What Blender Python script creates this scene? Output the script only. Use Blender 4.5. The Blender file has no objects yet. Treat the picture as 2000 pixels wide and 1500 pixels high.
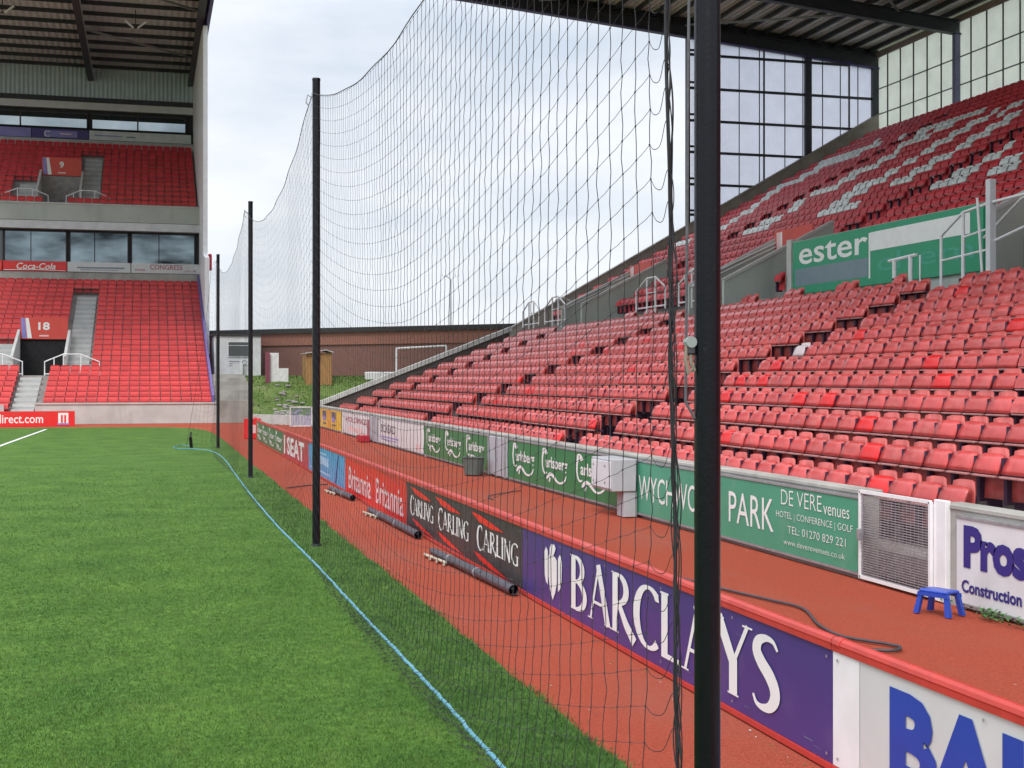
import bpy, math, random
from mathutils import Vector, Matrix
random.seed(7)
S = bpy.context.scene
COL = S.collection
R = math.radians
# ------------------------------------------------------------------ camera
EYE = 2.15
cd = bpy.data.cameras.new('camera'); cam = bpy.data.objects.new('camera', cd); COL.objects.link(cam)
cam.location = (0, 0, EYE)
YAW = math.atan(710/2600)
cam.rotation_euler = (R(90), 0, -YAW)
cd.sensor_width = 36; cd.lens = 2600/2000*36; cd.shift_y = -10/2000
cd.clip_start = 0.05; cd.clip_end = 3000
S.camera = cam
# ------------------------------------------------------------------ world, sun, exposure
SUN_EL, SUN_AZ = 48, 205     # azimuth clockwise from +Y
w = bpy.data.worlds.new('World'); S.world = w; w.use_nodes = True
nt = w.node_tree; N = nt.nodes; L = nt.links; N.clear()
out = N.new('ShaderNodeOutputWorld'); bg = N.new('ShaderNodeBackground'); L.new(bg.outputs[0], out.inputs[0])
sky = N.new('ShaderNodeTexSky'); sky.sky_type = 'NISHITA'; sky.sun_disc = False
sky.sun_elevation = R(SUN_EL); sky.sun_rotation = R(SUN_AZ); sky.air_density = 1.0; sky.dust_density = 1.5
tc = N.new('ShaderNodeTexCoord'); mp = N.new('ShaderNodeMapping'); mp.inputs['Scale'].default_value = (1.6, 1.6, 5.0)
L.new(tc.outputs['Generated'], mp.inputs['Vector'])
nz = N.new('ShaderNodeTexNoise'); nz.inputs['Scale'].default_value = 2.2; nz.inputs['Detail'].default_value = 7; nz.inputs['Roughness'].default_value = .55
L.new(mp.outputs[0], nz.inputs['Vector'])
cr = N.new('ShaderNodeValToRGB'); L.new(nz.outputs['Fac'], cr.inputs[0])
e = cr.color_ramp.elements
e[0].position = .34; e[0].color = (5.9, 6.6, 7.5, 1); e[1].position = .62; e[1].color = (8.6, 8.8, 9.2, 1)
m_ = e.new(.47) if hasattr(e, 'new') else None
m_.color = (7.2, 7.65, 8.3, 1)
mx = N.new('ShaderNodeMix'); mx.data_type = 'RGBA'; mx.inputs['Factor'].default_value = .9
L.new(sky.outputs[0], mx.inputs['A']); L.new(cr.outputs[0], mx.inputs['B'])
sp = N.new('ShaderNodeSeparateXYZ'); L.new(tc.outputs['Generated'], sp.inputs[0])
el = N.new('ShaderNodeMapRange'); el.inputs['From Min'].default_value = .25; el.inputs['From Max'].default_value = .95
el.inputs['To Min'].default_value = 1.0; el.inputs['To Max'].default_value = 3.0      # an overcast sky is brightest overhead
L.new(sp.outputs['Z'], el.inputs['Value'])
vm = N.new('ShaderNodeVectorMath'); vm.operation = 'SCALE'; L.new(mx.outputs['Result'], vm.inputs[0]); L.new(el.outputs[0], vm.inputs['Scale'])
L.new(vm.outputs[0], bg.inputs[0]); bg.inputs[1].default_value = .083
sd = bpy.data.lights.new('sun', 'SUN'); sd.energy = 1.5; sd.angle = R(20); sd.color = (1, .96, .9)
so = bpy.data.objects.new('sun', sd); COL.objects.link(so)
dv = Vector((math.sin(R(SUN_AZ))*math.cos(R(SUN_EL)), math.cos(R(SUN_AZ))*math.cos(R(SUN_EL)), math.sin(R(SUN_EL))))
so.rotation_euler = dv.to_track_quat('Z', 'Y').to_euler(); so.location = (0, 0, 60)
S.view_settings.view_transform = 'Standard'; S.view_settings.look = 'None'
S.view_settings.exposure = 0.55; S.view_settings.gamma = 1
S.render.engine = 'CYCLES'; S.cycles.max_bounces = 9; S.cycles.diffuse_bounces = 8; S.cycles.transparent_max_bounces = 12
# ------------------------------------------------------------------ materials
MATS = {}
def mat(name, col, rough=.6, var=.12, scale=6., bump=0., bscale=None, metal=0., spec=.5, col2=None, detail=4, stretch=None, trans=0., alpha=1., cell=0., wear=None):
    if name in MATS: return MATS[name]
    m = bpy.data.materials.new(name); m.use_nodes = True
    t = m.node_tree; n = t.nodes; l = t.links
    b = n['Principled BSDF']; b.inputs['Roughness'].default_value = rough; b.inputs['Metallic'].default_value = metal
    b.inputs['Specular IOR Level'].default_value = spec
    g = n.new('ShaderNodeNewGeometry'); src = g.outputs['Position']
    if stretch:
        mm = n.new('ShaderNodeMapping'); mm.inputs['Scale'].default_value = stretch; l.new(src, mm.inputs['Vector']); src = mm.outputs[0]
    z = n.new('ShaderNodeTexNoise'); z.inputs['Scale'].default_value = scale; z.inputs['Detail'].default_value = detail
    l.new(src, z.inputs['Vector'])
    r = n.new('ShaderNodeValToRGB'); l.new(z.outputs['Fac'], r.inputs[0])
    c2 = col2 or tuple(min(1, c*(1+var)) for c in col); c1 = col if col2 else tuple(c*(1-var) for c in col)
    r.color_ramp.elements[0].position = .3; r.color_ramp.elements[1].position = .7
    r.color_ramp.elements[0].color = (*c1, 1); r.color_ramp.elements[1].color = (*c2, 1)
    co = r.outputs[0]
    if cell:   # seat-sized random tint, as every moulded shell has faded on its own
        sn = n.new('ShaderNodeVectorMath'); sn.operation = 'SNAP'; sn.inputs[1].default_value = (cell, cell, cell*.7)
        l.new(g.outputs['Position'], sn.inputs[0])
        wn = n.new('ShaderNodeTexWhiteNoise'); wn.noise_dimensions = '3D'; l.new(sn.outputs[0], wn.inputs['Vector'])
        hs = n.new('ShaderNodeHueSaturation'); mr = n.new('ShaderNodeMapRange')
        mr.inputs['To Min'].default_value = .84; mr.inputs['To Max'].default_value = 1.14
        l.new(wn.outputs['Value'], mr.inputs['Value']); l.new(mr.outputs[0], hs.inputs['Value']); l.new(co, hs.inputs['Color']); co = hs.outputs[0]
    if wear:   # stains / faded patches: (colour, strength, scale, stretch, threshold)
        wc, ws, wsc, wst, wth = wear
        m3 = n.new('ShaderNodeMapping'); m3.inputs['Scale'].default_value = wst; l.new(g.outputs['Position'], m3.inputs['Vector'])
        z3 = n.new('ShaderNodeTexNoise'); z3.inputs['Scale'].default_value = wsc; z3.inputs['Detail'].default_value = 9; z3.inputs['Roughness'].default_value = .62
        l.new(m3.outputs[0], z3.inputs['Vector'])
        r3 = n.new('ShaderNodeMapRange'); r3.inputs['From Min'].default_value = wth; r3.inputs['From Max'].default_value = wth+.22; r3.inputs['To Max'].default_value = ws
        l.new(z3.outputs['Fac'], r3.inputs['Value'])
        x3 = n.new('ShaderNodeMix'); x3.data_type = 'RGBA'; l.new(r3.outputs[0], x3.inputs['Factor']); l.new(co, x3.inputs['A']); x3.inputs['B'].default_value = (*wc, 1)
        co = x3.outputs['Result']
    l.new(co, b.inputs['Base Color'])
    if bump:
        z2 = n.new('ShaderNodeTexNoise'); z2.inputs['Scale'].default_value = bscale or scale*4; z2.inputs['Detail'].default_value = 5
        l.new(g.outputs['Position'], z2.inputs['Vector'])
        bp = n.new('ShaderNodeBump'); bp.inputs['Strength'].default_value = bump; bp.inputs['Distance'].default_value = .02
        l.new(z2.outputs['Fac'], bp.inputs['Height']); l.new(bp.outputs[0], b.inputs['Normal'])
    if trans:
        tr = n.new('ShaderNodeBsdfTranslucent'); ms = n.new('ShaderNodeMixShader'); ms.inputs[0].default_value = trans
        l.new(co, tr.inputs['Color']); l.new(b.outputs[0], ms.inputs[1]); l.new(tr.outputs[0], ms.inputs[2])
        last = ms
        if alpha < 1:
            tp = n.new('ShaderNodeBsdfTransparent'); m2 = n.new('ShaderNodeMixShader'); m2.inputs[0].default_value = 1-alpha
            tp.inputs['Color'].default_value = (*col, 1)
            l.new(ms.outputs[0], m2.inputs[1]); l.new(tp.outputs[0], m2.inputs[2]); last = m2
        l.new(last.outputs[0], n['Material Output'].inputs['Surface'])
    MATS[name] = m
    return m
def corrugated(name, col, axis, period, depth=.5, rough=.6, dark=.75, trans=0., alpha=1., metal=0.):
    m = mat(name, col, rough, .06, 1.5, trans=trans, alpha=alpha, metal=metal)
    t = m.node_tree; n = t.nodes; l = t.links; b = n['Principled BSDF']
    g = n.new('ShaderNodeNewGeometry'); s = n.new('ShaderNodeSeparateXYZ'); l.new(g.outputs['Position'], s.inputs[0])
    mu = n.new('ShaderNodeMath'); mu.operation = 'MULTIPLY'; mu.inputs[1].default_value = 2*math.pi/period; l.new(s.outputs[axis], mu.inputs[0])
    si = n.new('ShaderNodeMath'); si.operation = 'SINE'; l.new(mu.outputs[0], si.inputs[0])
    bp = n.new('ShaderNodeBump'); bp.inputs['Strength'].default_value = depth; bp.inputs['Distance'].default_value = period*.2
    l.new(si.outputs[0], bp.inputs['Height']); l.new(bp.outputs[0], b.inputs['Normal'])
    return m
M = {
 'concrete': mat('weathered_concrete', (.38,.37,.34), .9, .2, 1.2, .3, 30, detail=8, wear=((.14,.14,.12), .6, 1.4, (1,1,.35), .54)),
 'concrete_lt': mat('pale_concrete', (.50,.50,.48), .85, .1, 1.5, .2, 40, detail=8, wear=((.25,.25,.23), .55, 1.1, (1,1,.3), .54)),
 'concrete_dk': mat('terrace_concrete', (.30,.28,.27), .9, .2, 3, .3, 40),
 'concrete_gr': mat('green_grey_concrete', (.44,.48,.44), .85, .08, .8, .15, 30, detail=7, wear=((.22,.24,.21), .5, .8, (1,1,.25), .54)),
 'step': mat('pale_step_concrete', (.40,.42,.42), .85, .1, 3, .2, 40),
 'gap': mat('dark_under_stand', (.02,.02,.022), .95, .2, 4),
 'track': mat('red_rubber_track', (.28,.050,.028), .93, .12, 60.0, .5, 190, detail=10, col2=(.42,.088,.050), wear=((.30,.12,.09), .45, .55, (1,.35,1), .50), spec=.12),
 'black': mat('black_powder_coat', (.003,.003,.006), .30, .3, 30, .08, 90, spec=.3, wear=((.07,.06,.06), .8, 14, (1,1,.5), .66)),
 'cord': mat('black_net_cord', (.022,.022,.026), .8, .2, 40),
 'cordg': mat('grey_net_cord', (.09,.09,.10), .8, .2, 40),
 'rope': mat('blue_rope', (.04,.17,.27), .8, .35, 60, .6, 200, col2=(.16,.42,.52)),
 'steel': mat('dark_steel', (.035,.037,.05), .5, .2, 4),
 'steelp': mat('purple_edge_steel', (.06,.04,.20), .5, .15, 4),
 'galv': mat('galvanised_steel', (.38,.38,.40), .45, .15, 12, metal=.5),
 'white': mat('white_paint', (.78,.79,.80), .45, .05, 5),
 'whited': mat('dirty_white_sheet', (.62,.64,.66), .5, .1, 2),
 'redrail': mat('red_rail_paint', (.50,.045,.035), .42, .1, 8, wear=((0.6, 0.26, 0.22), .5, 2.2, (1,.7,.5), .55)),
 'seat': mat('faded_red_plastic', (.58,.074,.071), .27, .10, 9, cell=.4846, wear=((.58,.16,.14), .6, 3.5, (1,1,1), .52)),
 'seatb': mat('faded_red_back_shell', (.57,.10,.09), .38, .10, 9, cell=.4846),
 'lip': mat('pale_worn_seat_lip', (.44,.19,.18), .55, .15, 9),
 'seatnew': mat('bright_red_plastic', (.72,.018,.02), .3, .08, 9),
 'seatup': mat('deep_red_plastic', (.56,.028,.04), .5, .1, 9, cell=.4846),
 'seatfar': mat('far_red_plastic', (.60,.045,.045), .38, .1, 9, cell=.5),  # lighter pan red with the highlight put into the colour
 'seatfarb': mat('far_red_back_shaded', (.44,.022,.028), .5, .1, 9, cell=.5),  # darkened against the pans, row shading painted into the back colour
 'seatpale': mat('pinkish_white_plastic', (.66,.55,.56), .4, .06, 9),
 'seatw': mat('pale_grey_plastic', (.74,.79,.79), .4, .06, 9, cell=.4846),
 'bracket': mat('dark_seat_bracket', (.045,.018,.045), .5, .2, 10),
 'glass': mat('dark_window_glass', (.02,.03,.035), .08, .3, .5, metal=.0, spec=1.),
 'skyglass': mat('painted_reflection_glass', (.012,.016,.018), .05, .15, .7, metal=.9, col2=(.30,.38,.42), stretch=(.45,1,1.2)),  # pale and dark patches in the colour imitate reflections
 'brick': mat('red_brown_brick', (.24,.12,.10), .9, .3, 25, .4, 60),
 'brickt': mat('orange_brick_band', (.34,.15,.11), .9, .15, 20, .3, 60),
 'darkroof': mat('dark_roof_edge', (.03,.03,.03), .7, .2, 4),
 'wood': mat('varnished_shed_timber', (.38,.20,.07), .6, .25, 3, stretch=(6,6,.6)),
 'green_bin': mat('grey_green_plastic', (.10,.13,.12), .5, .1, 6),
 'red': mat('red_board_vinyl', (.70,.022,.022), .35, .05, 2, wear=((0.45, 0.12, 0.1), .5, 2.2, (1,.7,.5), .55)),
 'signred': mat('header_sign_red', (.62,.07,.05), .5, .06, 2),
 'blue': mat('sky_blue_vinyl', (.05,.34,.62), .35, .08, 3, wear=((0.15, 0.38, 0.55), .5, 2.2, (1,.7,.5), .55)),
 'ltblue': mat('pale_blue_print', (.35,.60,.85), .35, .05, 3),
 'navy': mat('purple_navy_vinyl', (.058,.040,.20), .38, .08, 2, wear=((0.12, 0.1, 0.22), .5, 2.2, (1,.7,.5), .55)),
 'black_v': mat('charcoal_vinyl', (.035,.037,.04), .4, .15, 4, wear=((0.1, 0.1, 0.1), .5, 2.2, (1,.7,.5), .55)),
 'grn': mat('dark_green_vinyl', (.018,.20,.075), .38, .08, 2, wear=((0.1, 0.25, 0.14), .5, 2.2, (1,.7,.5), .55)),
 'grn2': mat('mint_green_vinyl', (.06,.31,.19), .38, .05, 2, wear=((0.18, 0.36, 0.26), .5, 2.2, (1,.7,.5), .55)),
 'grn3': mat('emerald_sign_green', (.004,.30,.15), .4, .04, 2, wear=((0.08, 0.28, 0.18), .5, 2.2, (1,.7,.5), .55)),
 'ink': mat('white_print', (.80,.82,.80), .4, .04, 4),
 'inkb': mat('blue_print', (.015,.06,.38), .4, .05, 4),
 'inkn': mat('indigo_print', (.03,.025,.20), .4, .05, 4),
 'inkgreen': mat('faint_green_print', (.03,.34,.22), .4, .05, 4),
 'inkgrey': mat('slate_print', (.16,.24,.28), .4, .05, 4),
 'inkpink': mat('pale_pink_print', (.80,.55,.55), .4, .05, 4),
 'inkm': mat('maroon_print', (.36,.06,.10), .4, .05, 4),
 'inkd': mat('dark_grey_print', (.10,.08,.14), .4, .05, 4),
 'boardw': mat('white_board_vinyl', (.68,.69,.70), .38, .06, 1.5, wear=((0.45, 0.45, 0.42), .5, 2.2, (1,.7,.5), .55)),
 'boardg': mat('pale_grey_board', (.60,.62,.62), .4, .05, 2, wear=((0.42, 0.42, 0.4), .5, 2.2, (1,.7,.5), .55)),
 'yellow': mat('yellow_board_vinyl', (.72,.46,.03), .4, .1, 2),
 'lilac': mat('lilac_banner_print', (.25,.23,.55), .5, .1, 2),
 'orange': mat('orange_red_print', (.72,.025,.015), .4, .05, 4),
 'stool': mat('blue_plastic', (.025,.07,.42), .35, .08, 5),
 'hose': mat('grey_black_hose', (.05,.05,.06), .5, .2, 10),
 'matroll': mat('rolled_dark_mat', (.055,.055,.07), .4, .3, 12, .2, 60),
 'darkred': mat('crimson_plastic', (.40,.012,.03), .4, .1, 5),
 'weeds': mat('weed_leaves', (.06,.16,.04), .7, .3, 20),
 'boxgrey': mat('junction_box_grey', (.42,.43,.46), .45, .06, 4),
 'boxdk': mat('junction_box_side', (.26,.30,.29), .5, .06, 4),
 'foam': mat('cream_string', (.42,.37,.29), .8, .2, 10),
}
M['roofdeck'] = corrugated('roof_decking_underside', (.78,.76,.75), 0, .25, .6, .7)
M['roofdark'] = corrugated('dark_roof_decking', (.50,.49,.50), 0, .4, .4, .8)
M['fluted'] = corrugated('blue_grey_fluted_cladding', (.5,.60,.68), 0, .3, .6, .5)
M['polycarb'] = corrugated('lilac_polycarbonate', (.86,.87,.93), 0, .12, .35, .45, trans=.7, alpha=.45)
M['louvre'] = corrugated('green_white_louvre', (.88,.90,.85), 2, .16, .6, .5, trans=.75, alpha=.72)
# grass: base
gm = mat('mown_turf', (.048,.115,.018), .85, .1, 1.1, .5, 90, col2=(.090,.175,.030), detail=9)
def grass_extra(m):
    n = m.node_tree.nodes; l = m.node_tree.links; b = n['Principled BSDF']
    g = n.new('ShaderNodeNewGeometry')
    z = n.new('ShaderNodeTexNoise'); z.inputs['Scale'].default_value = 14; z.inputs['Detail'].default_value = 8; l.new(g.outputs['Position'], z.inputs['Vector'])
    h = n.new('ShaderNodeHueSaturation'); r = n.new('ShaderNodeMapRange'); r.inputs['From Min'].default_value = .3; r.inputs['From Max'].default_value = .7
    r.inputs['To Min'].default_value = .65; r.inputs['To Max'].default_value = 1.35
    l.new(z.outputs['Fac'], r.inputs['Value']); l.new(r.outputs[0], h.inputs['Value'])
    src = b.inputs['Base Color'].links[0].from_socket
    l.new(src, h.inputs['Color']); l.new(h.outputs[0], b.inputs['Base Color'])
    b.inputs['Specular IOR Level'].default_value = .15
grass_extra(gm); M['grass'] = gm
M['blade'] = mat('grass_blades', (.040,.112,.018), .65, .1, .9, col2=(.125,.235,.040), spec=.2, detail=10, wear=((.20,.27,.07), .6, 3.5, (1,.5,1), .52))
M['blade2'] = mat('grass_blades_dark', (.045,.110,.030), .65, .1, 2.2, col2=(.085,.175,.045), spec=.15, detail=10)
M['bank'] = mat('rough_bank_grass', (.075,.13,.03), .95, .1, 1.6, .8, 12, col2=(.15,.21,.06), detail=10, wear=((.25,.22,.14), .7, .9, (1,1,1), .55), spec=.1)
M['earth'] = mat('outer_ground', (.12,.13,.08), .95, .2, .3, .3, 6)
# ------------------------------------------------------------------ mesh helper
class MB:
    def __init__(s): s.v = []; s.f = []; s.m = []; s.mats = []
    def mi(s, m):
        m = M[m] if isinstance(m, str) else m
        if m not in s.mats: s.mats.append(m)
        return s.mats.index(m)
    def add(s, vs, fs, m):
        k = len(s.v); i = s.mi(m); s.v += [tuple(v) for v in vs]
        for f in fs: s.f.append(tuple(k+q for q in f)); s.m.append(i)
    def box(s, x0, x1, y0, y1, z0, z1, m):
        s.add([(x0,y0,z0),(x1,y0,z0),(x1,y1,z0),(x0,y1,z0),(x0,y0,z1),(x1,y0,z1),(x1,y1,z1),(x0,y1,z1)],
              [(0,3,2,1),(4,5,6,7),(0,1,5,4),(1,2,6,5),(2,3,7,6),(3,0,4,7)], m)
        return s
    def bbox(s, x0, x1, y0, y1, z0, z1, m, c=.01):   # box with chamfered edges
        P = []
        for sx, X in ((1,x0),(-1,x1)):
            for sy, Y in ((1,y0),(-1,y1)):
                for sz, Z in ((1,z0),(-1,z1)):
                    P.append(((X, Y+sy*c, Z+sz*c), (X+sx*c, Y, Z+sz*c), (X+sx*c, Y+sy*c, Z)))
        vs = [p for q in P for p in q]
        idx = lambda i, j, k, a: ((i*2+j)*2+k)*3+a
        fs = [(idx(0,0,0,0),idx(0,0,1,0),idx(0,1,1,0),idx(0,1,0,0)), (idx(1,0,0,0),idx(1,1,0,0),idx(1,1,1,0),idx(1,0,1,0)),
              (idx(0,0,0,1),idx(1,0,0,1),idx(1,0,1,1),idx(0,0,1,1)), (idx(0,1,0,1),idx(0,1,1,1),idx(1,1,1,1),idx(1,1,0,1)),
              (idx(0,0,0,2),idx(0,1,0,2),idx(1,1,0,2),idx(1,0,0,2)), (idx(0,0,1,2),idx(1,0,1,2),idx(1,1,1,2),idx(0,1,1,2))]
        for k in (0,1):
            for j in (0,1): fs.append((idx(0,j,k,1),idx(1,j,k,1),idx(1,j,k,2),idx(0,j,k,2)))
            for i in (0,1): fs.append((idx(i,0,k,0),idx(i,1,k,0),idx(i,1,k,2),idx(i,0,k,2)))
        for i in (0,1):
            for j in (0,1): fs.append((idx(i,j,0,0),idx(i,j,1,0),idx(i,j,1,1),idx(i,j,0,1)))
        for i in (0,1):
            for j in (0,1):
                for k in (0,1): fs.append((idx(i,j,k,0),idx(i,j,k,1),idx(i,j,k,2)))
        s.add(vs, fs, m); return s
    def prism(s, poly, ax, a0, a1, m):   # poly in the two other axes, extruded along ax
        n = len(poly)
        def pt(p, a):
            q = list(p); q.insert(ax, a); return tuple(q)
        s.add([pt(p,a0) for p in poly]+[pt(p,a1) for p in poly],
              [tuple(range(n)), tuple(range(2*n-1,n-1,-1))]+[(i,(i+1)%n,(i+1)%n+n,i+n) for i in range(n)], m); return s
    def tube(s, pts, r, m, n=8, cap=True):
        pts = [Vector(p) for p in pts]; vs = []; fs = []
        up = None
        for i, p in enumerate(pts):
            d = (pts[min(i+1,len(pts)-1)]-pts[max(i-1,0)])
            if d.length < 1e-9: d = Vector((0,0,1))
            d.normalize()
            if up is None or abs(up.dot(d)) > .95: up = Vector((0,0,1)) if abs(d.z) < .9 else Vector((1,0,0))
            a = d.cross(up).normalized(); b = a.cross(d).normalized(); up = b
            rr = r[i] if isinstance(r, (list, tuple)) else r
            vs += [p+(a*math.cos(2*math.pi*k/n)+b*math.sin(2*math.pi*k/n))*rr for k in range(n)]
        for i in range(len(pts)-1):
            for k in range(n): fs.append((i*n+k, i*n+(k+1)%n, (i+1)*n+(k+1)%n, (i+1)*n+k))
        if cap: fs += [tuple(range(n-1,-1,-1)), tuple(range((len(pts)-1)*n, len(pts)*n))]
        s.add(vs, fs, m); return s
    def beam(s, p, q, wd, ht, m):        # rectangular bar between two points
        p = Vector(p); q = Vector(q); d = (q-p).normalized(); up = Vector((0,0,1)) if abs(d.z) < .95 else Vector((0,1,0))
        a = d.cross(up).normalized()*wd/2; b = a.cross(d).normalized()*ht/2
        s.add([p-a-b,p+a-b,p+a+b,p-a+b,q-a-b,q+a-b,q+a+b,q-a+b],[(0,1,2,3),(7,6,5,4),(0,4,5,1),(1,5,6,2),(2,6,7,3),(3,7,4,0)], m); return s
    def build(s, name, parent=None, smooth=False, loc=None):
        me = bpy.data.meshes.new(name); me.from_pydata(s.v, [], s.f)
        for m in s.mats: me.materials.append(m)
        me.polygons.foreach_set('material_index', s.m)
        if smooth:
            me.polygons.foreach_set('use_smooth', [True]*len(s.f))
        me.update(); me.validate()
        o = bpy.data.objects.new(name, me); COL.objects.link(o)
        if parent is not None: o.parent = parent
        if loc: o.location = loc
        return o
def tag(o, label=None, cat=None, group=None, kind=None):
    if label: o['label'] = label
    if cat: o['category'] = cat
    if group: o['group'] = group
    if kind: o['kind'] = kind
    return o
def empty(name, label, cat, group=None, loc=(0,0,0)):
    o = bpy.data.objects.new(name, None); COL.objects.link(o); o.location = loc; o.empty_display_size = .2
    return tag(o, label, cat, group)
def recenter(o, p):
    o.data.transform(Matrix.Translation(-Vector(p))); o.location = p
    return o
# ------------------------------------------------------------------ lettering
TC = {}
def text_tris(body, off=0.0, sp=1.0):
    k = (body, off, sp)
    if k in TC: return TC[k]
    c = bpy.data.curves.new('t', 'FONT'); c.body = body; c.offset = off; c.resolution_u = 3; c.space_character = sp
    o = bpy.data.objects.new('t', c); COL.objects.link(o)
    dg = bpy.context.evaluated_depsgraph_get(); dg.update()
    me = o.evaluated_get(dg).to_mesh()
    vs = [(v.co.x, v.co.y) for v in me.vertices]; fs = [tuple(p.vertices) for p in me.polygons]
    o.evaluated_get(dg).to_mesh_clear(); bpy.data.objects.remove(o); bpy.data.curves.remove(c)
    x0 = min(v[0] for v in vs); x1 = max(v[0] for v in vs); y0 = min(v[1] for v in vs); y1 = max(v[1] for v in vs)
    vs = [((x-x0)/(x1-x0), (y-y0)/(y1-y0)) for x, y in vs]
    TC[k] = (vs, fs); return TC[k]
class Face:
    """a flat printed face: local a (right), b (up) on a plane; draws shapes a few mm proud of it"""
    def __init__(s, mb, origin, right, up, normal):
        s.mb = mb; s.o = Vector(origin); s.r = Vector(right); s.u = Vector(up); s.n = Vector(normal); s.k = 0
    def pt(s, a, b, d=0): return s.o+s.r*a+s.u*b+s.n*d
    def _d(s, layer): s.k += 1; return .003+layer*.0025+(s.k % 9)*.0002
    def poly(s, pts, m, layer=1):
        d = s._d(layer); s.mb.add([s.pt(a, b, d) for a, b in pts], [tuple(range(len(pts)))], m)
    def rect(s, a0, b0, a1, b1, m, layer=0): s.poly([(a0,b0),(a1,b0),(a1,b1),(a0,b1)], m, layer)
    def text(s, body, a0, b0, a1, b1, m, off=0.0, layer=1, slant=0., sp=1.0):
        vs, fs = text_tris(body, off, sp); d = s._d(layer)
        s.mb.add([s.pt(a0+x*(a1-a0)+slant*(y*(b1-b0)), b0+y*(b1-b0), d) for x, y in vs], fs, m)
    def ribbon(s, pts, m, layer=1, sx=1., sy=1., ox=0., oy=0.):
        """pts (x, y, width) in glyph units"""
        if 4 < len(pts) < 16:
            Q = [pts[0]]+list(pts)+[pts[-1]]; o = []
            for i in range(1, len(Q)-2):
                for k in range(4):
                    t = k/4; o.append(tuple(.5*(2*Q[i][c]+(Q[i+1][c]-Q[i-1][c])*t+(2*Q[i-1][c]-5*Q[i][c]+4*Q[i+1][c]-Q[i+2][c])*t*t+(3*Q[i][c]-Q[i-1][c]-3*Q[i+1][c]+Q[i+2][c])*t**3) for c in range(3)))
            pts = o+[pts[-1]]
        P = [(p[0], p[1]) for p in pts]; d = s._d(layer)+random.random()*.0006
        L_, R_ = [], []
        for i, p in enumerate(P):
            q0 = P[max(i-1,0)]; q1 = P[min(i+1,len(P)-1)]
            dx, dy = q1[0]-q0[0], q1[1]-q0[1]; n = math.hypot(dx, dy) or 1; nx, ny = -dy/n, dx/n; hw = pts[i][2]/2
            L_.append((p[0]+nx*hw, p[1]+ny*hw)); R_.append((p[0]-nx*hw, p[1]-ny*hw))
        vs = [s.pt(ox+x*sx, oy+y*sy, d) for x, y in L_+R_]; n = len(P)
        s.mb.add(vs, [(i, i+1, n+i+1, n+i) for i in range(n-1)], m)
def arc(cx, cy, rx, ry, a0, a1, thin, thick, n=16):
    o = []
    for i in range(n+1):
        t = R(a0+(a1-a0)*i/n); o.append((cx+rx*math.cos(t), cy+ry*math.sin(t), thin+(thick-thin)*abs(math.cos(t))**1.3))
    return o
TK, TN = .17, .055
GL = {  # hand drawn flared roman capitals: (advance, strokes)
 'B': (.70, [[(.14,0,TK),(.14,1,TK)], [(.02,.985,.03),(.22,.985,.03)], [(.02,.015,.03),(.22,.015,.03)], arc(.22,.75,.27,.225,90,-90,TN,TK), arc(.22,.28,.36,.255,90,-90,TN,TK)]),
 'A': (.82, [[(.10,0,TN),(.40,1,TN*1.3)], [(.38,1,TK*.9),(.72,0,TK*1.05)], [(.18,.32,TN),(.60,.32,TN)], [(.0,.012,.024),(.19,.012,.024)], [(.60,.012,.024),(.84,.012,.024)]]),
 'R': (.74, [[(.14,0,TK),(.14,1,TK)], [(.02,.985,.03),(.22,.985,.03)], [(.02,.012,.024),(.26,.012,.024)], arc(.22,.74,.28,.235,90,-90,TN,TK), [(.26,.50,TK*.7),(.5,.2,TK),(.76,-.02,TK*1.1)]]),
 'C': (.74, [arc(.44,.5,.36,.475,48,312,TN,TK*1.15,22), [(.69,.80,.10),(.69,.93,.03)]]),
 'L': (.58, [[(.14,0,TK),(.14,1,TK)], [(.03,.985,.03),(.25,.985,.03)], [(.1,.04,.08),(.52,.04,.08)], [(.52,.0,.03),(.56,.17,.03)]]),
 'Y': (.74, [[(.06,1,TK*1.05),(.37,.46,TK)], [(.68,1,TN*1.2),(.40,.46,TN*1.2)], [(.385,.5,TK),(.385,0,TK)], [(-.04,.985,.026),(.19,.985,.026)], [(.58,.985,.026),(.78,.985,.026)], [(.27,.012,.024),(.50,.012,.024)]]),
 'S': (.62, [[(.52,.84,.04),(.44,.935,.06),(.30,.95,.09),(.165,.88,.14),(.13,.75,TK),(.22,.62,TK*1.1),(.36,.50,TK*1.15),(.46,.36,TK*1.1),(.47,.22,TK),(.38,.09,.13),(.24,.045,.09),(.12,.07,.06),(.06,.17,.04)]]),
 'I': (.28, [[(.14,0,TK),(.14,1,TK)], [(.03,.985,.026),(.25,.985,.026)], [(.03,.012,.026),(.25,.012,.026)]]),
 'N': (.78, [[(.12,0,TN*1.3),(.12,1,TN*1.3)], [(.12,.97,TK),(.62,.03,TK)], [(.64,0,TN*1.3),(.64,1,TN*1.3)], [(.0,.985,.03),(.16,.985,.03)]]),
 'G': (.78, [arc(.44,.5,.36,.475,48,300,TN,TK*1.1,22), [(.66,.02,TK*.8),(.66,.42,TK*.8)], [(.5,.43,.035),(.78,.43,.035)]]),
}
def roman(fc, word, a0, b0, a1, b1, m, bounce=0.):
    tot = sum(GL[c][0] for c in word); k = (a1-a0)/tot; x = a0
    for i, c in enumerate(word):
        ad, st = GL[c]; g = 1+bounce*(.5 if i == 0 else 0)
        for j, s_ in enumerate(st): fc.ribbon(s_, m, 1, k, (b1-b0)*g, x, b0-(b1-b0)*(g-1)*.5)
        x += ad*k
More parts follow.
